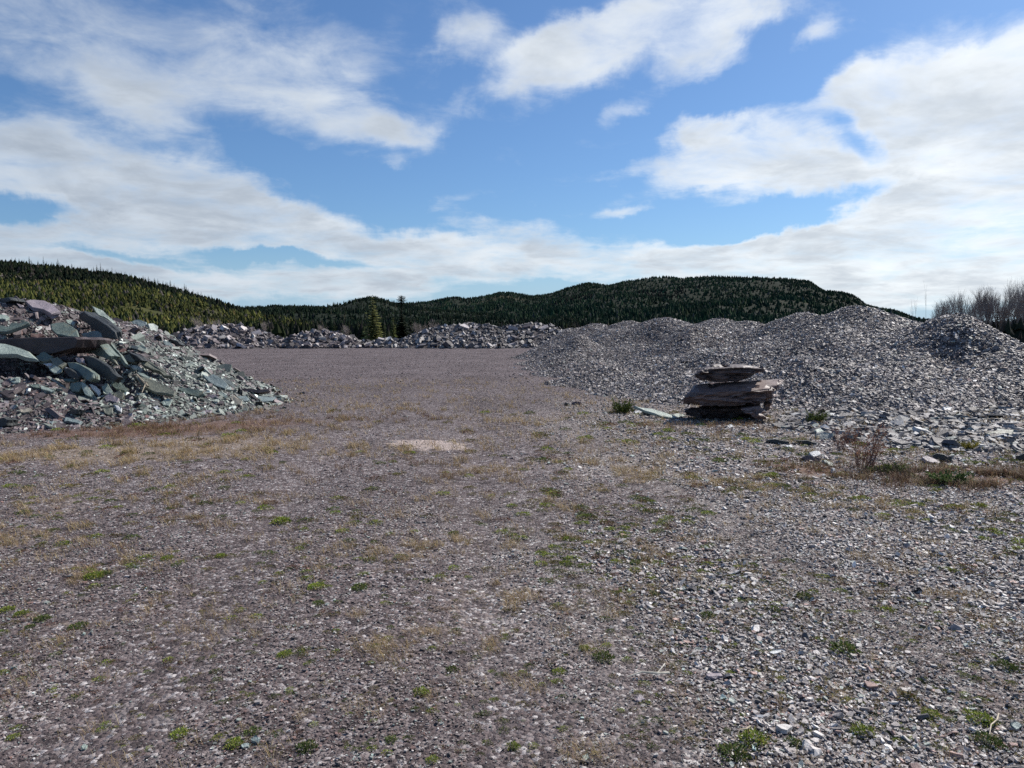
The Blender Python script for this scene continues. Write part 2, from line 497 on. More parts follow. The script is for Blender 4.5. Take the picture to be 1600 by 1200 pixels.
G_COLS = [(0.0, (0.05, 0.044, 0.044)), (0.30, (0.092, 0.079, 0.078)), (0.62, (0.138, 0.120, 0.117)), (0.85, (0.205, 0.193, 0.188)), (1.0, (0.36, 0.36, 0.35))]
P_COLS = [(0.0, (0.04, 0.04, 0.043)), (0.35, (0.085, 0.078, 0.082)), (0.7, (0.14, 0.128, 0.13)), (0.9, (0.22, 0.21, 0.215)), (1.0, (0.36, 0.36, 0.37))]
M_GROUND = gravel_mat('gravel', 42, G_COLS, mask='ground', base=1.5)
M_PILE = gravel_mat('chip_heap', 22, [(p, tuple(c * .8 for c in q)) for p, q in P_COLS])
M_PILE_L = gravel_mat('tip_heap', 16, [(0, (0.04, 0.036, 0.038)), (0.4, (0.085, 0.07, 0.074)), (0.7, (0.13, 0.115, 0.118)), (.9, (.2, .2, .2)), (1, (0.32, 0.35, 0.34))], base=.6)  # base colour dimmed to stand for shade in the gaps between chips


def hill_mat(name, stops, scale, patch=None, pscale=0.01, lo=0.6, hi=0.7):
    m, T, b = new_mat(name)
    geo = T.node('ShaderNodeNewGeometry'); P = geo.outputs['Position']
    f, _ = T.noise(P, scale, 6, 0.7)
    col = T.ramp(f, stops)
    if patch:
        f2, _ = T.noise(P, pscale, 5, 0.65)
        col = T.mix(T.maprange(f2, lo, hi), col, patch)
    T.link(col, b.inputs['Base Color'])
    b.inputs['Roughness'].default_value = 0.95
    b.inputs['Specular IOR Level'].default_value = 0.1
    return m


M_HILL_A = hill_mat('scrub_slope', [(0.3, (0.03, 0.036, 0.014)), (0.5, (0.06, 0.062, 0.022)), (0.7, (0.075, 0.066, 0.036))], 0.12, (0.13, 0.11, 0.10), 0.025, 0.60, 0.68)
M_HILL_B = hill_mat('wooded_slope', [(0.3, (0.008, 0.013, 0.009)), (0.7, (0.015, 0.021, 0.013))], 0.03, (0.042, 0.038, 0.021), 0.006, 0.60, 0.68)

# ------------------------------------------------------------------ ground sheet
def px_gauss(x, y, items):
    s = 0 * x
    for (px, py, rx, ry, w) in items:
        d0 = CAM_Z * F / (py - 515.0)
        cx = (px - 800) / F * d0
        sx = rx / F * d0
        y1 = CAM_Z * F / (py + ry - 515.0); y0 = CAM_Z * F / max(py - ry - 515.0, 6)
        sy = 0.5 * (y0 - y1)
        s = s + w * np.exp(-((x - cx) / sx) ** 2 - ((y - d0) / sy) ** 2)
    return s


STRAW = [(60, 712, 140, 14, 1.2), (230, 712, 160, 16, 1.3), (370, 690, 130, 12, .9), (470, 665, 120, 9, .6), (90, 800, 110, 22, .9), (20, 850, 60, 30, .8),
         (150, 770, 60, 16, .7), (560, 640, 90, 7, .5), (120, 905, 50, 14, .8), (190, 885, 40, 10, .6), (90, 975, 80, 22, .7), (190, 955, 35, 10, .6), (640, 865, 70, 12, .8), (590, 890, 60, 12, .8),
         (700, 960, 90, 30, .85), (640, 1000, 70, 24, .7), (800, 985, 60, 22, .6), (440, 1080, 50, 26, .7), (470, 1140, 40, 20, .8), (760, 735, 60, 12, .8), (700, 850, 70, 10, .5),
         (930, 735, 150, 16, .55), (1100, 760, 170, 16, .45), (420, 792, 60, 8, .5), (1400, 760, 200, 12, .5), (1440, 920, 60, 20, .5), (1530, 1120, 60, 40, .6), (1010, 980, 40, 14, .4),
         (860, 1140, 70, 30, .5), (900, 780, 220, 22, .5), (1250, 800, 200, 22, .4), (1000, 850, 160, 20, .35), (560, 950, 60, 18, .5), (720, 920, 130, 20, .7), (500, 700, 120, 12, .5), (260, 830, 80, 18, .5), (330, 700, 80, 10, .8), (1200, 1090, 60, 30, .4), (370, 560, 60, 4, .6), (800, 660, 90, 8, .3), (1060, 660, 60, 6, .6), (280, 690, 60, 12, .5)]
RED = [(150, 680, 200, 10, .9), (400, 662, 140, 11, .8), (250, 670, 120, 8, .6), (620, 655, 70, 10, .4), (650, 740, 130, 20, .3), (1520, 752, 120, 14, 1.1), (1300, 738, 90, 9, .8), (1100, 668, 60, 9, .5), (300, 800, 120, 30, .15), (1240, 728, 50, 8, .7)]
LIGHT = [(672, 697, 50, 8, 1.3), (640, 693, 40, 5, .8), (705, 702, 36, 4, .7), (735, 762, 13, 3, .9)]


def coarse(x, y):
    return np.clip(0.5 + (x - 0.2 - 0.05 * y) / 1.6 + (fbm(x * 0.8, y * 0.8) - 0.5) * 2.0, 0, 1) * np.clip((20 - y) / 6, 0, 1)


def build_ground():
    xs = np.concatenate([-np.geomspace(9000, 16, 60)[:-1], np.arange(-16, 16.01, 0.14), np.geomspace(16, 9000, 60)[1:]])
    ys = np.concatenate([-np.geomspace(9000, 3, 24), np.arange(-2, 24, 0.14), np.geomspace(24.1, 12000, 110)])
    X, Y = np.meshgrid(xs, ys)
    Z = ground_z(X, Y)
    far = np.hypot(X, Y)
    Z = Z - np.clip((far - 84) / 60, 0, 1) * 0.8
    V = np.stack([X, Y, Z], -1).reshape(-1, 3)
    ny, nx = X.shape
    i = np.arange(ny * nx).reshape(ny, nx)
    Fc = np.stack([i[:-1, :-1], i[:-1, 1:], i[1:, 1:], i[1:, :-1]], -1).reshape(-1, 4)
    o = mesh_obj('ground', V, Fc, M_GROUND, smooth=True)
    x, y = V[:, 0].astype(float), V[:, 1].astype(float)
    cov = np.stack([px_gauss(x, y, STRAW), px_gauss(x, y, RED), px_gauss(x, y, LIGHT)], -1)
    a = o.data.attributes.new('cover', 'FLOAT_VECTOR', 'POINT'); a.data.foreach_set('vector', cov.astype(np.float32).ravel())
    a = o.data.attributes.new('coarse', 'FLOAT', 'POINT')
    a.data.foreach_set('value', coarse(x, y).astype(np.float32))
    tag(o, kind='structure')


build_ground()


def build_pile(name, fn, x0, x1, y0, y1, step, mat, parent=None):
    xs = np.arange(x0, x1, step); ys = np.arange(y0, y1, step)
    X, Y = np.meshgrid(xs, ys); Z = fn(X, Y)
    ny, nx = X.shape
    i = np.arange(ny * nx).reshape(ny, nx)
    Fc = np.stack([i[:-1, :-1], i[:-1, 1:], i[1:, 1:], i[1:, :-1]], -1).reshape(-1, 4)
    g = ground_z(X, Y)
    ok = (Z > g - 0.03).ravel()
    keep = ok[Fc].any(1)
    Fc = Fc[keep]
    used = np.unique(Fc); remap = np.full(ny * nx, -1); remap[used] = np.arange(len(used))
    V = np.stack([X, Y, Z], -1).reshape(-1, 3)[used]
    return mesh_obj(name, V, remap[Fc], mat, parent, smooth=True)


# ------------------------------------------------------------------ chips
def chips_mesh(name, P, N, size, thick, tilt, tone, seed, mat=M_CHIP, parent=None, k=5, align=None):
    """flat angular flakes of split slate: P,N (n,3); size,thick (n); tone (n,3)"""
    rs = np.random.RandomState(seed)
    n = len(P)
    Nn = N + rs.normal(0, 1, (n, 3)) * tilt[:, None] if np.ndim(tilt) else N + rs.normal(0, tilt, (n, 3))
    Nn /= np.linalg.norm(Nn, axis=1, keepdims=True)
    A = rs.normal(0, 1, (n, 3)) if align is None else align + rs.normal(0, 0.5, (n, 3))
    U = A - Nn * (A * Nn).sum(1, keepdims=True); U /= np.linalg.norm(U, axis=1, keepdims=True)
    W = np.cross(Nn, U)
    asp = rs.uniform(0.45, 0.95, n)
    ang = (np.arange(k)[None] + rs.uniform(-0.36, 0.36, (n, k))) * 2 * math.pi / k
    r = size[:, None] * 0.5 * rs.uniform(0.7, 1.2, (n, k))
    cu = (np.cos(ang) * r)[..., None] * U[:, None]
    cw = (np.sin(ang) * r * asp[:, None])[..., None] * W[:, None]
    ring = cu + cw
    t = (thick * 0.5)[:, None, None] * Nn[:, None]
    wedge = rs.uniform(0.5, 1.4, (n, k, 1))
    top = P[:, None] + ring * rs.uniform(0.80, 0.98, (n, 1, 1)) + t * wedge
    bot = P[:, None] + ring - t
    V = np.concatenate([top, bot], 1).reshape(-1, 3)
    base = (np.arange(n) * 2 * k)[:, None]
    topf = base + np.arange(k)[None]
    a = np.arange(k); b = (a + 1) % k
    side = np.stack([base + a, base + k + a, base + k + b, base + b], -1)  # n,k,4
    side = side.reshape(-1, 4)
    tn = np.concatenate([tone, np.repeat(tone * 0.92, k, 0)])
    return mesh_obj(name, V, [topf, side], mat, parent, tone=tn)


def pick(rs, n, pal, jit=0.18):
    w = np.array([p[0] for p in pal], float); w /= w.sum()
    c = np.array([p[1] for p in pal])[rs.choice(len(pal), n, p=w)]
    return c * np.exp(rs.normal(0, jit, (n, 1)))


PAL_PURPLE = [(28, (.140, .110, .108)), (20, (.092, .077, .076)), (20, (.185, .157, .152)), (8, (.165, .102, .09)), (12, (.28, .26, .255)), (6, (.20, .225, .21)), (4, (.46, .45, .44)), (1.2, (.27, .34, .32)), (6, (.045, .04, .043))]
PAL_GREY = [(26, (.175, .158, .155)), (18, (.11, .10, .10)), (22, (.25, .235, .23)), (12, (.31, .298, .292)), (6, (.21, .145, .13)), (6, (.40, .39, .38)), (3, (.24, .27, .25)), (10, (.055, .052, .053))]
PAL_PILE = [(34, (.115, .102, .10)), (22, (.074, .066, .066)), (24, (.165, .15, .147)), (12, (.25, .237, .232)), (4, (.38, .37, .36)), (2, (.17, .19, .175)), (5, (.14, .10, .09))]
PAL_GREEN = [(24, (.155, .172, .158)), (22, (.095, .105, .098)), (12, (.23, .26, .235)), (7, (.36, .39, .365)), (10, (.10, .082, .086)), (8, (.15, .12, .125)), (5, (.07, .07, .07)), (3, (.5, .55, .53))]
PAL_TIP = [(26, (.10, .078, .082)), (20, (.07, .056, .06)), (16, (.15, .125, .13)), (10, (.13, .145, .135)), (6, (.24, .265, .245)), (5, (.30, .27, .28)), (4, (.13, .075, .07)), (1.5, (.5, .52, .5))]


def ground_chips():
    rs = np.random.RandomState(11)
    Ps, Ss, Ts = [], [], []
    for (d0, d1, n, med, sig, clip) in ((1.5, 4.2, 165000, 0.0115, 0.46, 0.050), (4.2, 8.0, 130000, 0.0155, 0.42, 0.055), (8.0, 22.0, 90000, 0.026, 0.35, 0.07), (22, 72, 30000, 0.06, 0.3, 0.12)):
        u = rs.rand(n)
        p = 1.15                                           # more of them near
        d = (d0 ** (2 - p) + u * (d1 ** (2 - p) - d0 ** (2 - p))) ** (1 / (2 - p))
        x = rs.uniform(-1, 1, n) * (0.74 * d + 2.3)
        s = np.clip(np.exp(rs.normal(math.log(med), sig, n)), med * 0.45, clip)
        Ps.append(np.stack([x, d], -1)); Ss.append(s)
    P = np.concatenate(Ps); S = np.concatenate(Ss)
    x, y = P[:, 0], P[:, 1]
    pile = np.maximum(np.maximum(left_h(x, y), right_h(x, y)), apron_h(x, y))
    gz = ground_z(x, y)
    cov = px_gauss(x, y, STRAW) + px_gauss(x, y, RED)
    ok = (pile < gz + 0.03) & (rs.rand(len(x)) > np.clip(cov, 0, 1) * 0.75)
    P, S, x, y, gz = P[ok], S[ok], x[ok], y[ok], gz[ok]
    n = len(x)
    # greyer and coarser to the right of the wheel tracks
    gmix = coarse(x, y)
    S = S * (0.72 + 0.62 * gmix)
    wob = (fbm(y * .35, y * 0 + 4, 2) - .5) * .8
    rut = sum(np.exp(-((x - (xc - 0.13 * y + wob)) / .24) ** 2) for xc in (-1.45, .2, .75, 2.35)) * np.clip((34 - y) / 16, 0, 1)
    rut = np.clip(rut, 0, 1) * (.5 + fbm(x * .8, y * .3 + 8, 2))
    S = S * (1 - .50 * np.clip(rut, 0, 1))
    dark = rs.rand(n) < gmix
    tone = np.where(dark[:, None], pick(rs, n, PAL_GREY), pick(rs, n, PAL_PURPLE))
    lt = np.clip(px_gauss(x, y, LIGHT) * (fbm(x * 3, y * 3, 3) * 3 - .8), 0, .9)
    sel = rs.rand(n) < lt
    tone[sel] = pick(rs, sel.sum(), [(3, (.34, .30, .27)), (2, (.46, .42, .38)), (2, (.24, .19, .17))])
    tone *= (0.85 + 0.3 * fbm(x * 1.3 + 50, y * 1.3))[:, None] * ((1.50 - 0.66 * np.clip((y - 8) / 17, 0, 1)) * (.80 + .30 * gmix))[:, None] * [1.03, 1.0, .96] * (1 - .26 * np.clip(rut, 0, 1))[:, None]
    N = normals(ground_z, x, y)
    z = gz + S * 0.10 + rs.rand(n) * 0.006
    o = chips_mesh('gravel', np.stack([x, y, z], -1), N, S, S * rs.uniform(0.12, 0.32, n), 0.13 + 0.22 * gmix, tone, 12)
    tag(o, 'loose purple and grey slate gravel covering the yard', 'gravel', kind='stuff')


ground_chips()


def pile_chips(name, parent, fn, box, n, med, sig, clip, palfn, tilt, seed, power=1.0, thr=-0.005, align=None, thick=(0.10, 0.3), grow=0.35):
    rs = np.random.RandomState(seed)
    x0, x1, y0, y1 = box
    x = rs.uniform(x0, x1, n * 3); y = rs.uniform(y0, y1, n * 3)
    z = fn(x, y); g = surf(x, y)
    ok = (z > ground_z(x, y) + thr) & (z > g - 0.01)
    pr = (y0 / y) ** power
    ok &= rs.rand(n * 3) < pr
    ok &= np.abs(x) < 0.78 * y + 1.5
    x, y, z = x[ok][:n], y[ok][:n], z[ok][:n]
    m = len(x)
    S = np.clip(np.exp(rs.normal(math.log(med), sig, m)), med * 0.4, clip) * (y / y0) ** grow
    N = normals(fn, x, y, 0.1)
    P = np.stack([x, y, z + S * 0.06], -1)
    al = None
    if align == 'slope':
        al = np.stack([-N[:, 0], -N[:, 1], -0.3 * np.ones(m)], -1)
        al = al / (np.linalg.norm(al, axis=1, keepdims=True) + 1e-6) * 0.7
    o = chips_mesh(name, P, N, S, S * rs.uniform(*thick, m), tilt, palfn(rs, m, x, y), seed + 1, parent=parent, align=al)
    tag(o, kind='stuff')
    print(name, m)
    return o


# ---- left tip
tip = build_pile('slate_heap', left_h, -24, -3.5, 10.4, 26, 0.12, M_PILE_L)
tag(tip, 'heap of purple and green slate waste with big slabs, left side', 'slate heap')


def tip_pal(rs, n, x, y):
    # greener on the right-hand shoulder
    px = 800 + x / y * F
    g = np.clip((px - 150) / 130 + (fbm(x * 0.9, y * 0.9) - 0.5) * 2.2, 0, 1)
    sel = rs.rand(n) < g
    return np.where(sel[:, None], pick(rs, n, PAL_GREEN, .28), pick(rs, n, PAL_TIP, .25)) * [1.08, 1.07, 1.02]


pile_chips('chips', tip, left_h, (-17, -4, 10.8, 22), 66000, 0.053, 0.45, 0.17, tip_pal, 0.30, 21, align='slope')
pile_chips('flakes', tip, left_h, (-16, -4.5, 10.8, 21), 1600, 0.16, 0.42, 0.38, tip_pal, 0.42, 23, align='slope', thick=(0.08, 0.2))

# ---- right heaps
big = build_pile('slate_heap', right_h, -1.5, 22, 12.8, 50, 0.13, M_PILE)
tag(big, 'long ridged heap of dark grey slate chips behind the stacked boulders', 'slate heap')


def pile_pal(rs, n, x, y):
    t = pick(rs, n, PAL_PILE)
    return t * (0.75 + 0.5 * fbm(x * 0.35 + 9, y * 0.35))[:, None] * [1.50, 1.45, 1.40]


pile_chips('chips', big, right_h, (-0.5, 19, 13.5, 46), 270000, 0.049, 0.45, 0.15, pile_pal, 0.38, 31, power=1.1, grow=0.12)
apron = build_pile('slate_heap', apron_h, 0.5, 15, 6.5, 17, 0.08, M_PILE)
tag(apron, 'low spread of broken slate plates below the right heap', 'slate heap')


def apron_pal(rs, n, x, y):
    return pick(rs, n, PAL_PILE + [(12, (.26, .255, .25)), (5, (.42, .41, .40)), (3, (.2, .22, .2))])


pile_chips('chips', apron, apron_h, (3, 12.5, 7.4, 16), 36000, 0.062, 0.42, 0.16, apron_pal, 0.26, 41, thr=0.0)
pile_chips('flakes', apron, apron_h, (3, 12, 7.4, 15), 4200, 0.105, 0.45, 0.30, apron_pal, 0.24, 43, thr=0.01, thick=(0.08, 0.2))

def spill():
    # stones that rolled off the heaps, thinning out over the yard
    rs = np.random.RandomState(205)
    n = 9000
    x = rs.uniform(-12, 11, n); y = rs.uniform(8.5, 34, n)
    near = np.zeros(n, bool)
    for dx, dy in ((.5, 0), (-.5, 0), (0, .6), (0, -.6), (1.1, 0), (-1.1, 0), (0, 1.2)):
        near |= (np.maximum(np.maximum(left_h(x + dx, y + dy), right_h(x + dx, y + dy)), apron_h(x + dx, y + dy)) > .10) & (rs.rand(n) < .3)
    out = np.maximum(np.maximum(left_h(x, y), right_h(x, y)), apron_h(x, y)) < .03
    k = near & out
    x, y = x[k], y[k]; m = len(x)
    S = np.clip(np.exp(rs.normal(math.log(.06), .5, m)), .03, .2)
    tone = np.where((x < -3)[:, None], pick(rs, m, PAL_GREEN), pick(rs, m, PAL_PILE) * 1.3)
    o = chips_mesh('loose_stones', np.stack([x, y, ground_z(x, y) + S * .10], -1), np.tile([0, 0, 1.0], (m, 1)), S, S * rs.uniform(.15, .4, m), .22, tone, 206)
    tag(o, 'loose stones rolled out from the foot of the heaps', 'stones', kind='stuff')


spill()

# ------------------------------------------------------------------ slabs
def unit(v):
    v = np.asarray(v, float); return v / np.linalg.norm(v)


def slab(poly, n, t, mat, label, cat='slate slab', Y=None, lift=0.06, seed=0, name='slate_slab', group=None, rough=1.6, hold=None):
    """poly: outline of the visible face in photo pixels, laid on a plane of normal n; the body runs t metres behind it"""
    rs = np.random.RandomState(seed + len(label) * 7 + int(poly[0][0]))
    n = unit(n)
    pp = np.array(poly, float)
    c = pp.mean(0)
    if hold is None: hold = (c[0], pp[:, 1].max() * 0.7 + c[1] * 0.3)
    if Y is None:
        h = hit(*hold)
        Y = h[1] if h is not None else 16.0
    A = at(c[0], c[1], Y - lift)
    o = np.array([0, 0, CAM_Z])
    # denser, chipped outline
    pts = []
    m = len(pp)
    ext = np.abs(pp - c).max()
    for i in range(m):
        a, b = pp[i], pp[(i + 1) % m]
        L = np.linalg.norm(b - a)
        k = max(1, int(L / (ext * 0.35)))
        for j in range(k):
            q = a + (b - a) * (j / k)
            pts.append(q + rs.normal(0, 0.035 * ext * rough, 2) * (j > 0))
    pts = np.array(pts)
    W = []
    for q in pts:
        d = raydir(q[0], q[1])
        W.append(o + d * (np.dot(A - o, n) / np.dot(d, n)))
    W = np.array(W)
    ctr = W.mean(0)
    k = len(W)
    rings = []
    inn = ctr + (W - ctr) * 0.93
    rings.append(inn + n * 0.0 + rs.normal(0, 0.004, (k, 1)) * n)
    rings.append(W - n * t * 0.10)
    jag = rs.normal(0, .02 * rough, (k, 1))
    for f, s in ((0.26, 1.0), (0.29, 0.955), (0.48, 0.99), (0.52, 0.935), (0.70, 0.965), (0.74, 0.90), (1.0, 0.86)):
        jag = jag * .4 + rs.normal(0, .022 * rough, (k, 1))
        rings.append(ctr + (W - ctr) * (s + jag) - n * t * f)
    # local frame so that the object's z is the cleavage normal
    ref = np.array([0, 0, 1.0]) if abs(n[2]) < 0.9 else np.array([1.0, 0, 0])
    u = unit(np.cross(ref, n)); v = np.cross(n, u)
    R = np.stack([u, v, n], 1)
    V = np.concatenate(rings)
    body = ctr - n * t * 0.5
    loc = (V - body) @ R
    nr = len(rings)
    faces = [list(range(k))]
    for r in range(nr - 1):
        for i in range(k):
            j = (i + 1) % k
            faces.append([r * k + i, (r + 1) * k + i, (r + 1) * k + j, r * k + j])
    faces.append(list(range((nr - 1) * k, nr * k))[::-1])
    ob = mesh_obj(name, loc, faces, mat)
    M = Matrix(((u[0], v[0], n[0], body[0]), (u[1], v[1], n[1], body[1]), (u[2], v[2], n[2], body[2]), (0, 0, 0, 1)))
    ob.matrix_world = M
    import bmesh
    bm = bmesh.new(); bm.from_mesh(ob.data); bmesh.ops.recalc_face_normals(bm, faces=bm.faces); bm.to_mesh(ob.data); bm.free()
    tag(ob, label, cat, group)
    return ob


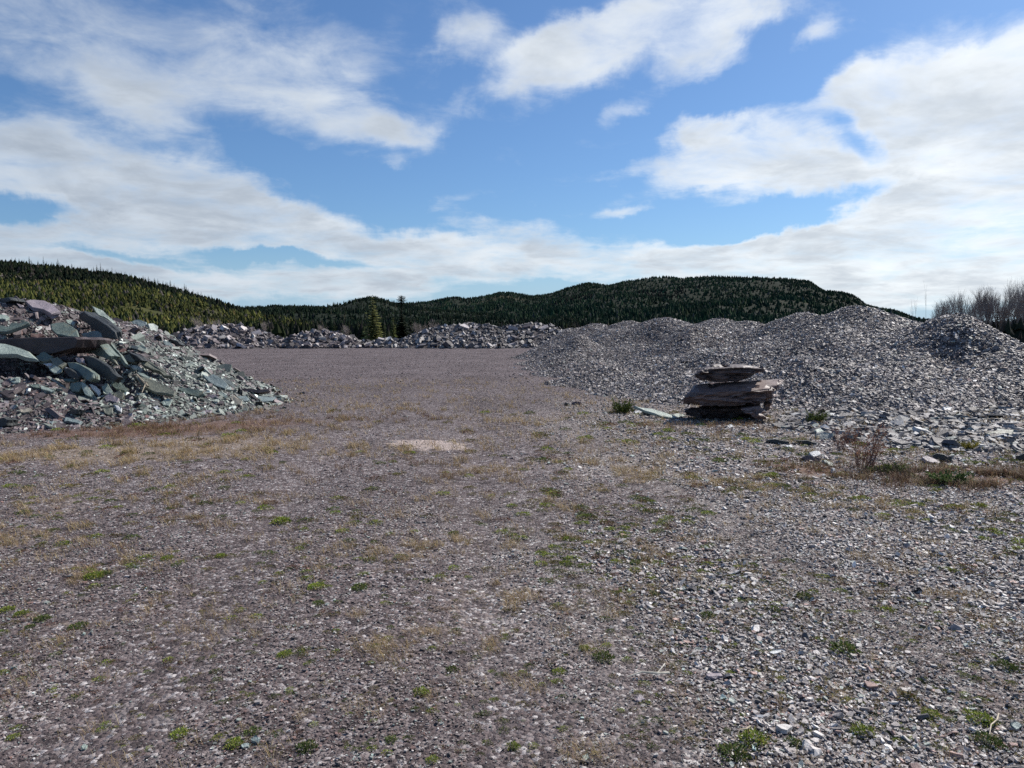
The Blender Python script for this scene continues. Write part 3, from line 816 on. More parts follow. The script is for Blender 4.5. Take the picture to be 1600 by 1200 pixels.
LIT = (0.15, -0.42, 0.90)      # leans a little towards the camera, faces the sky
LITR = (0.35, -0.40, 0.85)
LEFTD = (-0.80, -0.55, 0.22)   # turned away from the sun
FRONT = (-0.25, -0.93, -0.05)
GT = 'slabs on the left heap'
S = [
    ([(38, 470), (52, 467), (70, 469), (84, 477), (94, 486), (80, 490), (68, 483), (50, 480)], (0.10, -0.42, 0.9), .16, LILAC, 'big pale lilac slab lying on the crest of the left heap', {}),
    ([(25, 473), (37, 477), (38, 481), (31, 480)], (0.3, -.6, .7), .07, LILAC, 'small lilac shard just left of the big lilac crest slab', {}),
    ([(-8, 466), (14, 464), (18, 469), (8, 474), (-8, 474)], (-.5, -.8, .1), .3, DARK, 'dark block on the crest at the left edge of the photo', {}),
    ([(-4, 491), (6, 491), (15, 496), (9, 499), (-4, 498)], LIT, .06, PALE, 'pale flake near the left edge, below the crest block', {}),
    ([(-10, 511), (42, 502), (46, 504), (24, 513), (9, 518), (-10, 518)], (0.0, -0.62, .78), .09, GREEN, 'long thin green slab above the dark ledge', {}),
    ([(-12, 531), (24, 528), (70, 527), (120, 526), (126, 530), (121, 543), (84, 553), (57, 555), (22, 545), (-12, 538)], (-0.24, -0.96, 0.03), .9, LEDGE_SHADE, 'huge dark purple ledge slab with its shaded edge to the front', {'lift': .2}),
    ([(79, 506), (100, 503), (111, 509), (120, 515), (124, 527), (108, 526), (97, 523), (88, 522), (80, 514)], (0.05, -0.62, .78), .09, GREEN, 'smooth green slab resting on the right end of the dark ledge', {'lift': .32}),
    ([(103, 500), (112, 499), (118, 504), (114, 508), (106, 505)], LIT, .06, PALE, 'small pale slab behind the smooth green slab', {}),
    ([(122, 491), (130, 486), (150, 497), (166, 508), (178, 519), (179, 530), (163, 529), (150, 518), (135, 505), (122, 498)], (-0.62, -0.76, 0.05), .22, DARK, 'large dark slab leaning up on the shoulder of the left heap', {'lift': .35}),
    ([(144, 478), (151, 481), (166, 491), (181, 504), (177, 506), (162, 495), (150, 487)], (0.45, -0.62, .62), .05, PALE, 'upright pale blade of slate pointing skyward behind the dark leaning slab', {'lift': .2, 'Y': 17.2}),
    ([(136, 487), (142, 488), (148, 494), (146, 497), (140, 493)], (.3, -.6, .7), .05, TAN, 'small pale blade tucked between dark slab and upright blade', {'Y': 17.2}),
    ([(158, 499), (168, 502), (182, 506), (178, 509), (164, 505)], LITR, .05, GREEN, 'thin green blade at the foot of the upright pale blade', {}),
    ([(126, 521), (144, 517), (160, 521), (160, 530), (146, 533), (133, 531)], (-.3, -.85, .4), .12, BLUE, 'blue grey slab in the shade below the dark leaning slab', {'lift': .18}),
    ([(-10, 535), (9, 537), (30, 543), (45, 549), (58, 561), (42, 559), (15, 553), (-10, 553)], (0.12, -0.55, .82), .10, PALE, 'wide pale green slab under the dark ledge at left edge', {'lift': .12}),
    ([(55, 557), (69, 549), (82, 556), (78, 562), (66, 565), (58, 562)], (-.05, -.6, .78), .10, GREEN, 'wedge shaped green slab right of the wide pale one', {'lift': .14}),
    ([(76, 560), (90, 558), (104, 567), (96, 573), (82, 570)], (.05, -.6, .8), .08, OLIVE, 'olive slab overlapping the wedge shaped green slab', {'lift': .14}),
    ([(84, 553), (104, 545), (121, 542), (110, 548), (92, 556)], (-.1, -.7, .7), .05, PURPLE, 'thin purple sliver propped beneath the ledge end', {'lift': .25}),
    ([(126, 543), (132, 542), (142, 549), (140, 552), (130, 547)], (.2, -.6, .75), .04, OLIVE, 'thin olive splinter below the ledge slab tip', {'lift': .2}),
    ([(130, 534), (146, 530), (158, 540), (172, 556), (168, 562), (150, 556), (134, 548)], (-.55, -.8, .15), .22, GREEN, 'shaded green slab stacked below the blue grey one', {'lift': .28}),
    ([(151, 536), (160, 538), (172, 552), (183, 569), (172, 564), (158, 550)], (-.25, -.72, .62), .08, OLIVE, 'grey olive slab with a long bright edge mid heap', {'lift': .26}),
    ([(158, 531), (172, 535), (186, 551), (197, 568), (193, 571), (178, 552), (163, 538)], (-.35, -.75, .55), .10, GREEN, 'narrow olive green slab slanting down to the right mid heap', {'lift': .2}),
    ([(131, 556), (145, 558), (158, 565), (171, 574), (185, 589), (177, 597), (165, 592), (150, 583), (134, 570)], (-0.52, -0.80, 0.22), .12, DARK, 'thick dark slab leaning over the black hollow', {'lift': .34}),
    ([(140, 556), (147, 557), (160, 563), (173, 572), (187, 589), (184, 591), (170, 577), (155, 567)], (.2, -.55, .8), .07, OLIVE, 'bright weathered top edge slab over the thick dark one', {'lift': .30}),  # lighter strip along the upper edge of the dark slab
    ([(104, 566), (117, 566), (132, 573), (145, 582), (145, 590), (138, 595), (123, 588), (108, 575)], (-.45, -.8, .38), .16, GREEN, 'thick shaded green slab left of the black hollow', {'lift': .3}),
    ([(99, 575), (110, 577), (124, 588), (121, 594), (106, 588)], (-.5, -.85, .1), .15, DARK, 'dark slab under the thick shaded green slab', {'lift': .2}),
    ([(118, 559), (129, 559), (134, 568), (124, 567), (119, 564)], (0, -.8, .6), .05, LILAC, 'small pink flake caught among dark slabs', {'lift': .4}),
    ([(183, 553), (202, 550), (214, 556), (222, 563), (206, 566), (190, 560)], (-.5, -.8, .2), .18, DARK, 'rounded dark boulder mid heap beside the narrow slab', {'lift': .2}),
    ([(190, 556), (202, 552), (213, 560), (210, 566), (198, 564)], (-.1, -.75, .6), .10, OLIVE, 'knobbly brown grey stone at the end of the narrow slab', {'lift': .24}),
    ([(219, 560), (238, 565), (254, 576), (270, 588), (257, 587), (238, 577), (221, 569)], (.1, -.62, .75), .09, OLIVE, 'long grey slab lying down the right shoulder', {'lift': .14}),
    ([(75, 573), (90, 572), (97, 577), (96, 581), (84, 583), (78, 578)], (.1, -.7, .7), .05, PALE, 'pale flake left of the dark slabs, below the olive slab', {}),
    ([(68, 568), (80, 567), (87, 571), (78, 572)], (.2, -.65, .75), .04, WHITE, 'thin white chip above the pale flake', {}),
    ([(102, 574), (106, 574), (113, 582), (110, 582)], (.2, -.7, .65), .04, WHITE, 'white splinter in front of the thick shaded green slab', {'lift': .36}),
    ([(112, 581), (117, 582), (126, 588), (121, 587)], (.2, -.7, .65), .04, PALE, 'pale splinter lower down the thick shaded green slab', {'lift': .38}),
    ([(98, 592), (114, 591), (122, 594), (112, 596), (100, 595)], (.1, -.55, .8), .04, GREEN, 'flat green flake above the fractured quartz block', {}),
    ([(110, 598), (126, 596), (130, 603), (122, 612), (112, 612), (108, 606)], (-.1, -.8, .5), .18, GREEN, 'mossy grey half of the fractured block below the hollow', {'lift': .1}),
    ([(127, 596), (136, 602), (147, 616), (142, 620), (134, 617), (128, 606)], (.25, -.75, .55), .16, PALE, 'bright fractured face of the block below the hollow', {'lift': .12}),
    ([(139, 600), (150, 603), (157, 613), (153, 617), (144, 608)], (.25, -.75, .55), .10, WHITE, 'white wedge right of the fractured block', {'lift': .08}),
    ([(158, 603), (168, 599), (176, 611), (170, 616), (162, 615)], (.1, -.72, .68), .10, PALE, 'pale block left of the round olive boulder', {'lift': .06}),
    ([(163, 619), (172, 613), (186, 622), (182, 628), (166, 628)], (.05, -.7, .7), .10, LILAC, 'pink stone low on the left heap', {'lift': .08}),
    ([(177, 614), (187, 609), (195, 616), (192, 624), (184, 625), (178, 620)], (0, -.75, .65), .12, OLIVE, 'round olive boulder beside the pink stone', {'lift': .04}),
    ([(173, 598), (189, 597), (201, 607), (196, 611), (180, 606)], (.1, -.66, .74), .07, GREEN, 'flat green slab just above the olive boulder', {'lift': .12}),
    ([(209, 586), (228, 590), (250, 600), (275, 612), (271, 617), (242, 613), (222, 603)], (.1, -.62, .77), .10, OLIVE, 'largest olive slab low on the right shoulder', {'lift': .14}),
    ([(213, 580), (224, 583), (239, 591), (236, 594), (222, 588)], (.1, -.6, .78), .06, PALE, 'pale slab just above the largest olive slab', {'lift': .1}),
    ([(315, 584), (334, 584), (346, 591), (357, 601), (352, 607), (338, 603), (326, 596)], (.08, -.62, .78), .10, BLUE, 'sea green slab standing out on the outer right slope', {'lift': .12}),
    ([(349, 606), (356, 603), (361, 606), (357, 610), (350, 609)], (.2, -.6, .7), .09, WHITE, 'white lump at the lower tip of the sea green slab', {'lift': .04}),
    ([(273, 606), (295, 606), (317, 610), (319, 615), (309, 619), (288, 613)], (.0, -.66, .75), .08, GREEN, 'green slab low on the slope above the pale scree', {'lift': .10}),
    ([(321, 618), (334, 616), (341, 619), (338, 623), (325, 623)], (.0, -.7, .7), .09, LILAC, 'lilac grey stone at the foot of the right shoulder', {'lift': .05}),
    ([(340, 612), (348, 613), (356, 619), (352, 622), (343, 617)], (.1, -.65, .7), .05, PALE, 'pale green flake right of the lilac grey stone', {'lift': .05}),
    ([(358, 619), (367, 618), (378, 627), (376, 633), (367, 631)], (.1, -.7, .7), .06, TAN, 'tan slab at the right foot of the left heap', {'lift': .05}),
    ([(364, 607), (392, 607), (420, 609), (418, 612), (390, 612), (367, 611)], (-.05, -.93, .3), .2, PURPLE, 'dark plank shaped slab lying at the right toe', {'lift': .05, 'hold': (392, 614)}),
    ([(371, 620), (384, 618), (390, 624), (380, 627), (374, 625)], (.05, -.4, .92), .05, BLUE, 'bluish flat slab at the right toe, left of the long one', {'lift': .03}),
    ([(391, 620), (412, 619), (431, 621), (424, 625), (412, 627), (396, 626)], (.02, -.3, .95), .05, BLUE, 'long flat green slab at the outermost toe of the heap', {'lift': .03}),
    ([(411, 634), (418, 635), (424, 638), (419, 641), (413, 638)], (.1, -.6, .75), .05, TAN, 'lone tan stone on gravel beyond the toe', {'lift': .02}),
    ([(315, 643), (324, 640), (331, 641), (328, 645), (318, 647)], (.1, -.5, .82), .06, LILAC, 'lone pinkish stone at the edge of the gravel', {'lift': .02}),
    ([(244, 519), (263, 519), (267, 526), (255, 528), (247, 525)], (.08, -.68, .73), .10, PALE, 'pale square slab on the skyline of the right shoulder', {'lift': .1, 'Y': 19.3}),
    ([(264, 528), (275, 532), (284, 539), (280, 541), (266, 533)], (-.5, -.8, .2), .14, DARK, 'dark blade below the pale square slab', {'lift': .1}),
    ([(254, 531), (264, 533), (271, 539), (266, 543), (257, 538)], (.1, -.65, .75), .10, BLUE, 'grey green lump between pale square slab and dark blade', {'lift': .06}),
    ([(206, 502), (216, 499), (229, 503), (229, 512), (217, 510), (208, 506)], (.1, -.7, .7), .14, BLUE, 'pale green block on the upper skyline of the shoulder', {'lift': .08, 'Y': 18.7}),
    ([(196, 517), (212, 511), (217, 513), (208, 520), (199, 521)], (-.3, -.85, .4), .08, PURPLE, 'brown purple slab below the upper skyline block', {'lift': .08}),
    ([(316, 557), (323, 556), (328, 560), (324, 563)], (.1, -.65, .7), .05, LILAC, 'small lilac slab on the outer edge of the slope', {'lift': .06, 'Y': 19.0}),
    ([(322, 563), (330, 565), (338, 571), (332, 571)], (-.4, -.85, .3), .08, DARK, 'dark sliver on the outer edge of the slope', {'lift': .06, 'Y': 18.8}),
    ([(212, 540), (222, 538), (229, 543), (224, 548), (216, 547)], (.05, -.7, .7), .05, PALE, 'pale flake on the green scree above the long grey slab', {'lift': .06}),
    ([(12, 591), (31, 589), (31, 598), (22, 599)], (.1, -.6, .8), .05, PALE, 'pale green flake low at left with square end', {'lift': .06}),
    ([(46, 601), (61, 599), (63, 606), (52, 605)], (.1, -.6, .8), .05, GREEN, 'small green slab left of its pointed twin', {'lift': .06}),
    ([(63, 602), (72, 605), (85, 610), (80, 612), (64, 608)], (.1, -.6, .8), .05, PALE, 'pointed green slab low on the left slope', {'lift': .06}),
    ([(102, 651), (114, 653), (128, 658), (124, 662), (100, 658)], (.05, -.5, .86), .07, BLUE, 'blue grey slab at the foot of the left slope', {'lift': .05}),
    ([(72, 657), (84, 658), (81, 662), (73, 660)], (.1, -.5, .86), .04, BLUE, 'small blue flake left of the blue grey foot slab', {'lift': .04}),
    ([(104, 644), (112, 638), (120, 640), (119, 647), (110, 649)], (-.6, -.78, .1), .14, DARK, 'dark stone right above the blue grey foot slab', {'lift': .06}),  # shadowed block, its shade put into the dark colour
    ([(-8, 655), (6, 652), (12, 656), (11, 665), (-8, 668)], (-.3, -.94, .1), .2, DARK, 'dark boulder at the foot of the slope, left edge', {'lift': .06}),  # solid body added for a dark hole, its shade put into the colour
    ([(160, 637), (175, 636), (176, 646), (169, 648), (162, 644)], (.1, -.65, .75), .06, OLIVE, 'square olive stone near the slope foot', {'lift': .05}),
    ([(177, 633), (184, 633), (190, 637), (189, 643), (182, 640)], (.1, -.65, .75), .06, WHITE, 'white oval stone right of the square olive one', {'lift': .05}),
    ([(199, 615), (206, 616), (209, 623), (202, 624)], (.1, -.65, .75), .06, LILAC, 'pinkish block right of the olive boulder', {'lift': .05}),
    ([(211, 631), (222, 630), (230, 634), (224, 636), (215, 635)], (.1, -.55, .8), .04, GREEN, 'thin green flake near the slope foot', {'lift': .04}),
    ([(252, 628), (262, 622), (270, 624), (264, 634), (255, 633)], (.1, -.65, .75), .05, PALE, 'pale angular stone in the lower scree', {'lift': .05}),
    ([(238, 635), (246, 633), (250, 638), (243, 640)], (.1, -.65, .75), .05, WHITE, 'whitish stone left of the pale angular one', {'lift': .05}),
    ([(28, 642), (46, 637), (50, 640), (38, 645)], (.1, -.55, .8), .05, TAN, 'tan flake above the slope foot at left', {'lift': .05}),
    # lower right apron and yard
    ([(1473, 635), (1488, 636), (1486, 642), (1476, 641)], (.1, -.5, .8), .07, WHITE, 'bright white stone at the foot of the right heap', {'lift': .04, 'name': 'stone'}),
    ([(1539, 677), (1560, 672), (1585, 671), (1582, 679), (1556, 682)], (.1, -.5, .86), .10, OLIVE, 'long pale grey green slab near the right edge', {'lift': .06}),
    ([(1502, 675), (1516, 667), (1527, 673), (1522, 677)], (-.3, -.7, .6), .08, BLUE, 'raised bluish slab left of the long grey green slab', {'lift': .06}),
    ([(1455, 712), (1464, 708), (1475, 710), (1487, 713), (1488, 723), (1474, 724), (1462, 718)], (-.5, -.85, .15), .14, DARK, 'black angular block above the low juniper', {'lift': .06}),
    ([(1440, 714), (1452, 713), (1470, 722), (1464, 726), (1448, 720)], (.1, -.5, .84), .05, LILAC, 'pale slab touching the left end of the black block', {'lift': .04}),
    ([(1588, 712), (1604, 708), (1612, 720), (1592, 722)], (-.4, -.9, .1), .12, DARK, 'dark block at the right edge of the apron', {'lift': .05}),
    ([(1273, 671), (1290, 670), (1306, 672), (1303, 675), (1277, 675)], (.1, -.4, .9), .05, PALE, 'thin pale slab between cairn and red shrub', {'lift': .04}),
    ([(1274, 677), (1289, 675), (1302, 677), (1302, 684), (1286, 688), (1276, 684)], (-.2, -.7, .65), .12, BLUE, 'blue grey boulder under the thin pale slab', {'lift': .02}),
    ([(1264, 707), (1272, 704), (1281, 705), (1283, 710), (1272, 714)], (.1, -.55, .8), .08, WHITE, 'white topped stone left of the red shrub', {'lift': .05}),
    ([(1300, 731), (1304, 731), (1308, 738), (1304, 740)], (.2, -.6, .7), .05, WHITE, 'small white stone at the base of the red shrub', {'lift': .04}),
    ([(1195, 688), (1212, 686), (1234, 690), (1232, 694), (1210, 692)], (-.3, -.93, .1), .16, DARK, 'dark ledge stone right of the stacked boulders', {'lift': .05}),
    ([(1240, 687), (1262, 688), (1282, 693), (1278, 696), (1252, 692)], (-.3, -.93, .1), .16, DARK, 'second dark ledge stone, nearer the red shrub', {'lift': .05}),
    ([(1228, 695), (1236, 695), (1240, 699), (1232, 701)], (.1, -.5, .8), .05, WHITE, 'white flake below the dark ledge stones', {'lift': .03}),
    ([(1252, 715), (1266, 711), (1284, 716), (1278, 722), (1260, 720)], (-.2, -.8, .4), .12, PURPLE, 'dark purple stone left of the red shrub base', {'lift': .04}),
    ([(1286, 718), (1300, 722), (1306, 730), (1296, 728)], (.2, -.5, .8), .05, PALE, 'pale slab edge by the dark purple stone', {'lift': .04}),
    ([(990, 634), (1004, 637), (1037, 644), (1061, 652), (1054, 653), (1034, 650), (1006, 641)], (.12, -.38, .9), .05, PALE, 'long pale slab beside the small spruce', {'lift': .16, 'hold': (1025, 652)}),
    ([(1004, 641), (1022, 646), (1018, 651), (1006, 649)], (-.2, -.9, -.1), .22, DARK, 'dark stone propping the long pale slab', {'lift': .02}),  # dark body added in place of the shadow under the raised slab
    ([(991, 642), (1000, 639), (1004, 643), (998, 647), (992, 646)], (.1, -.6, .7), .07, WHITE, 'white stone between small spruce and long slab', {'lift': .03}),
    ([(1048, 647), (1062, 646), (1072, 650), (1060, 652)], (.1, -.4, .9), .04, PALE, 'pale flake at the far end of the long slab', {'lift': .03}),
    ([(1135, 665), (1143, 663), (1147, 667), (1140, 669)], (.1, -.5, .8), .06, WHITE, 'white stone in front of the stacked boulders', {'lift': .03}),
    ([(881, 631), (884, 629), (888, 630), (888, 635), (882, 635)], (-.3, -.95, .05), .10, DARK, 'small black stone at the foot of the chip heap', {'lift': .03}),
    ([(893, 629), (900, 627), (908, 628), (906, 634), (894, 634)], (-.1, -.8, .4), .12, PURPLE, 'brown stone right of the small black stone', {'lift': .03}),
    ([(1202, 1018), (1210, 1014), (1221, 1013), (1228, 1016), (1224, 1019), (1208, 1021)], (0, -.25, .95), .02, WHITE, 'pale yellowish flat stone lying in the foreground gravel', {'lift': .02}),
    ([(1103, 1053), (1114, 1049), (1127, 1052), (1130, 1057), (1118, 1060), (1106, 1058)], (0, -.2, .97), .012, LILAC, 'round pinkish flat stone in the foreground gravel', {'lift': .015}),
    ([(992, 1088), (1002, 1084), (1008, 1092), (1000, 1096), (992, 1094)], (0, -.25, .95), .014, LILAC, 'reddish lilac flake left of the twig', {'lift': .015}),
    ([(1578, 1130), (1590, 1127), (1598, 1133), (1588, 1139)], (0, -.3, .95), .014, BLUE, 'grey flake at the right edge of the foreground', {'lift': .015}),
    ([(376, 1164), (385, 1160), (392, 1162), (388, 1168), (378, 1169)], (0, -.25, .95), .012, BLUE, 'bluish flake beside the left foreground weeds', {'lift': .015}),
    ([(392, 1153), (400, 1150), (407, 1154), (403, 1160), (394, 1159)], (0, -.25, .95), .012, BLUE, 'larger bluish flake touching the left foreground weeds', {'lift': .015}),
    ([(126, 1166), (132, 1162), (137, 1164), (133, 1171), (127, 1171)], (0, -.25, .95), .01, PALE, 'mint green flake in the lower left gravel', {'lift': .015}),
    ([(910, 1180), (918, 1177), (922, 1183), (916, 1187), (910, 1185)], (0, -.25, .95), .01, PALE, 'mint green flake at bottom centre of the gravel', {'lift': .015}),
    ([(1378, 1171), (1386, 1166), (1392, 1170), (1388, 1176), (1380, 1176)], (0, -.3, .95), .02, WHITE, 'roundish white pebble near the bottom right weeds', {'lift': .015}),
]
for i, (poly, n, t, mat, label, kw) in enumerate(S):
    kw = dict(kw)
    grp = GT if poly[0][0] < 400 and poly[0][1] < 680 else ('loose slabs below the right heap' if poly[0][1] < 800 else 'bigger flakes on the foreground gravel')
    slab(poly, n, t, mat, label, seed=i, group=grp, cat='stone' if ('stone' in label or 'boulder' in label or 'pebble' in label or 'block' in label) and 'slab' not in label else 'slate slab', **kw)


# ------------------------------------------------------------------ stacked boulders
def boulder(top, ridge, bot, Y, halfd, mat, label, seed, under=0.45, name='boulder'):
    """angular block: hull of the outline seen in the photo (top, bottom) and of the front ridge, then split and stepped along the cleavage"""
    import bmesh
    rs = np.random.RandomState(seed)
    pts = []
    for (px, py) in top:
        for f in (-0.15, 0.9):
            pts.append(at(px, py + (1.0 if f < 0 else 0), Y + halfd * f * rs.uniform(.75, 1.05)))
    for (px, py) in ridge:
        pts.append(at(px, py, Y - halfd * rs.uniform(.82, 1.05)))
    for (px, py) in bot:
        for f in (-under, 0.7):
            pts.append(at(px, py - (0 if f < 0 else 2), Y + halfd * f * rs.uniform(.8, 1.1)))
    pts = np.array(pts); mid = pts.mean(0)
    bm = bmesh.new()
    for p in pts - mid: bm.verts.new(p)
    r = bmesh.ops.convex_hull(bm, input=bm.verts)
    bmesh.ops.delete(bm, geom=[g for g in set(r['geom_interior'] + r['geom_unused']) if isinstance(g, bmesh.types.BMVert)], context='VERTS')
    bmesh.ops.subdivide_edges(bm, edges=[e for e in bm.edges if e.calc_length() > .10], cuts=3, use_grid_fill=True)
    bmesh.ops.triangulate(bm, faces=bm.faces)
    bmesh.ops.subdivide_edges(bm, edges=[e for e in bm.edges if e.calc_length() > .07], cuts=2, use_grid_fill=True)
    bmesh.ops.recalc_face_normals(bm, faces=bm.faces)
    bm.normal_update()
    for v in bm.verts:
        n = v.normal; c = v.co
        zz = c.z + .10 * c.x + .03 * math.sin(c.x * 6 + seed)
        q = float(vnoise(np.array(zz * 30 + seed * 3), np.array(c.x * 2.2 + c.y * 1.3 + seed)))
        step = round(q * 4) / 4 - .5
        ch = float(vnoise(np.array(c.x * 9 + seed), np.array(c.z * 14 + c.y * 5)))
        hor = Vector((n.x, n.y, 0))
        v.co = c + hor * step * .13 - n * max(0, ch - .60) * .30
        v.co += Vector((rs.normal(0, .003), rs.normal(0, .003), rs.normal(0, .002)))
    me = bpy.data.meshes.new(name); bm.to_mesh(me); bm.free()
    me.polygons.foreach_set('use_smooth', np.zeros(len(me.polygons), bool))
    me.materials.append(mat)
    o = bpy.data.objects.new(name, me); C.objects.link(o); o.location = tuple(mid)
    tag(o, label, 'boulder', 'stacked boulders')
    return o


BLD = slate_mat('purple_boulder', (0.22, 0.15, 0.13), (0.11, 0.075, 0.068), lichen=(0.09, 0.07, 0.068), zs=16, grit=.25)
BLD2 = slate_mat('grey_boulder', (0.125, 0.088, 0.08), (0.058, 0.042, 0.039), zs=16, grit=.25)
YC = 13.3
boulder([(1090, 580), (1100, 573), (1115, 569), (1159, 569), (1177, 572), (1197, 575)], [(1085, 586), (1098, 577), (1125, 576), (1158, 574), (1180, 579)],
        [(1089, 591), (1100, 595), (1115, 597), (1152, 597), (1167, 592), (1181, 585), (1195, 577)], YC, 0.36, BLD2, 'dark pointed slab boulder topmost of the stack', 3, .85)
boulder([(1071, 616), (1079, 606), (1090, 600), (1110, 598), (1152, 597), (1217, 592), (1221, 596)], [(1066, 622), (1092, 614), (1140, 617), (1180, 612), (1213, 607)],
        [(1067, 631), (1077, 633), (1115, 635), (1152, 634), (1187, 631), (1200, 626), (1209, 620)], YC, 0.55, BLD, 'broad purple brown boulder in the middle of the stack', 5, .85)
boulder([(1092, 634), (1140, 631), (1188, 630)], [(1092, 640), (1186, 638)], [(1094, 655), (1140, 659), (1182, 657)], YC + .15, 0.34, BLD2, 'shaded boulder under the stack, bearing the load', 8, .6)
boulder([(1192, 627), (1199, 623), (1207, 624)], [(1194, 634), (1205, 630)], [(1196, 644), (1204, 641)], YC + 0.25, 0.2, BLD, 'small upright purple stone supporting the stack at right', 9, .6)
boulder([(1156, 637), (1184, 633), (1192, 639), (1196, 643)], [(1156, 640), (1176, 642), (1189, 648)], [(1180, 650), (1186, 656), (1196, 655)], YC - 0.5, 0.26, BLD, 'pinkish flat boulder leaning at the front right of the stack', 12, .7)
boulder([(1072, 639), (1080, 636), (1098, 636), (1104, 640)], [(1070, 643), (1100, 643)], [(1074, 649), (1090, 652), (1104, 650)], YC - 0.1, 0.24, BLD2, 'low flat stone at the front left of the stack', 14, .7)

# ------------------------------------------------------------------ far rubble banks
def block_verts(rs):
    """one angular slate block of unit size"""
    k = rs.randint(4, 7)
    a = np.sort(rs.uniform(0, 2 * math.pi, k) * 0.35 + np.arange(k) * 2 * math.pi / k)
    r = rs.uniform(0.35, 0.6, k)
    ring = np.stack([np.cos(a) * r, np.sin(a) * r * rs.uniform(.5, .9), np.zeros(k)], -1)
    t = rs.uniform(0.06, 0.2)
    V = np.concatenate([ring * rs.uniform(.8, .98) + [0, 0, t], ring - [0, 0, t]])
    V += rs.normal(0, 0.015, V.shape)
    f = [tuple(range(k)), tuple(range(k, 2 * k))[::-1]] + [(i, k + i, k + (i + 1) % k, (i + 1) % k) for i in range(k)]
    return V, f


PAL_BANK = [(20, (.075, .062, .066)), (22, (.12, .10, .105)), (18, (.18, .155, .16)), (10, (.27, .245, .25)), (4, (.42, .40, .40)), (12, (.05, .044, .05))]
PAL_BANK2 = [(20, (.10, .092, .095)), (22, (.16, .148, .15)), (18, (.22, .205, .21)), (8, (.30, .28, .285)), (3, (.42, .41, .41)), (12, (.06, .056, .06))]
bank_fns = []


def bank(pts, Y, label, seed, nblk, size, pal, where):
    heaps = [H(px, py, Y + dy, s, .6) for (px, py, dy, s) in pts]
    fn = heap_fn(heaps, k=3, lump=0.10, seed=seed)
    bank_fns.append(fn)
    xs = [h[0] for h in heaps]
    x0, x1 = min(xs) - 4.5, max(xs) + 4.5
    root = build_pile('rubble_bank', fn, x0, x1, Y - 6, Y + 7, 0.3, M_PILE)
    tag(root, label, 'rubble bank', 'rubble banks along the far edge of the yard')
    rs = np.random.RandomState(seed)
    # small rubble as one body of stuff
    n = nblk
    x = rs.uniform(x0, x1, n * 3); y = rs.uniform(Y - 5.5, Y + 2.5, n * 3)
    z = fn(x, y); ok = z > 0.05
    x, y, z = x[ok][:n], y[ok][:n], z[ok][:n]
    m = len(x)
    S_ = np.clip(np.exp(rs.normal(math.log(size), 0.4, m)), 0.12, 0.9)
    N = normals(fn, x, y, 0.2)
    tone = pick(rs, m, pal, .3) * [1.0, .98, .93]
    o = chips_mesh('rubble', np.stack([x, y, z + S_ * .08], -1), N, S_, S_ * rs.uniform(.2, .5, m), 0.55, tone, seed + 1, mat=M_RUBBLE, parent=root)
    tag(o, kind='stuff')
    # the blocks that stand out, each a thing of its own
    ys = np.linspace(Y - 6, Y + 1, 60)
    for ci, part in enumerate(('left third', 'middle', 'right third')):
        for ri, row in enumerate(('foot', 'slope', 'crest')):
            for tone_name in ('dark', 'pale'):
                u = (ci + rs.uniform(.12, .88)) / 3
                bx = x0 + 3.6 + (x1 - x0 - 7.2) * u
                zz = fn(np.full(60, bx), ys); top = zz.max()
                lo = (0.06, 0.35, 0.80)[ri] * top; by = float(ys[np.nonzero(zz >= lo)[0][0]]); bz = float(fn(np.array(bx), np.array(by)))
                V, f = block_verts(rs)
                s = rs.uniform(0.65, 1.15)
                col = np.array([.06, .05, .054] if tone_name == 'dark' else [.30, .27, .275]) * rs.uniform(.8, 1.25)
                b = mesh_obj('slate_block', V * s, f, M_RUBBLE, tone=np.tile(col, (len(f), 1)), loc=(bx, by, bz + 0.12 * s))
                b.rotation_euler = (rs.normal(0.1, .45), rs.normal(0, .4), rs.uniform(0, 6.28))
                tag(b, '%s block on the %s, %s of the %s' % (tone_name, row, part, where), 'slate block', 'big blocks on the ' + where)
    return root


bank([(300, 518, 0, .45), (330, 510, .5, .45), (365, 509, .5, .45), (395, 520, 0, .4), (425, 536, 0, .4)], 66, 'dark rubble bank behind the shoulder of the left heap', 101, 1500, 0.36, PAL_BANK, 'leftmost far rubble bank')
bank([(468, 530, 0, .5), (490, 521, 0, .5), (515, 520, 0, .5), (540, 531, 0, .5)], 66, 'rubble bank in front of the two tall spruces', 202, 1000, 0.38, PAL_BANK, 'second far rubble bank from the left')
bank([(565, 536, 0, .4), (600, 534, 0, .4), (640, 535, 0, .4)], 66, 'low line of pale rubble between two higher banks', 303, 700, 0.38, PAL_BANK2, 'low middle far rubble bank')
bank([(672, 517, 0, .45), (700, 510, .5, .45), (735, 506, .5, .45), (765, 511, 0, .45)], 67, 'grey rubble bank with rounded crest, right of centre', 404, 1500, 0.32, PAL_BANK2, 'rounded grey far rubble bank')
bank([(800, 509, 0, .45), (830, 507, .5, .45), (855, 512, 0, .45)], 68, 'grey rubble bank next to the dark chip heap', 505, 1300, 0.30, PAL_BANK2, 'rightmost far rubble bank')

# ------------------------------------------------------------------ hills
def interp_prof(prof):
    p = np.array(prof, float)
    return lambda px: np.interp(px, p[:, 0], p[:, 1])


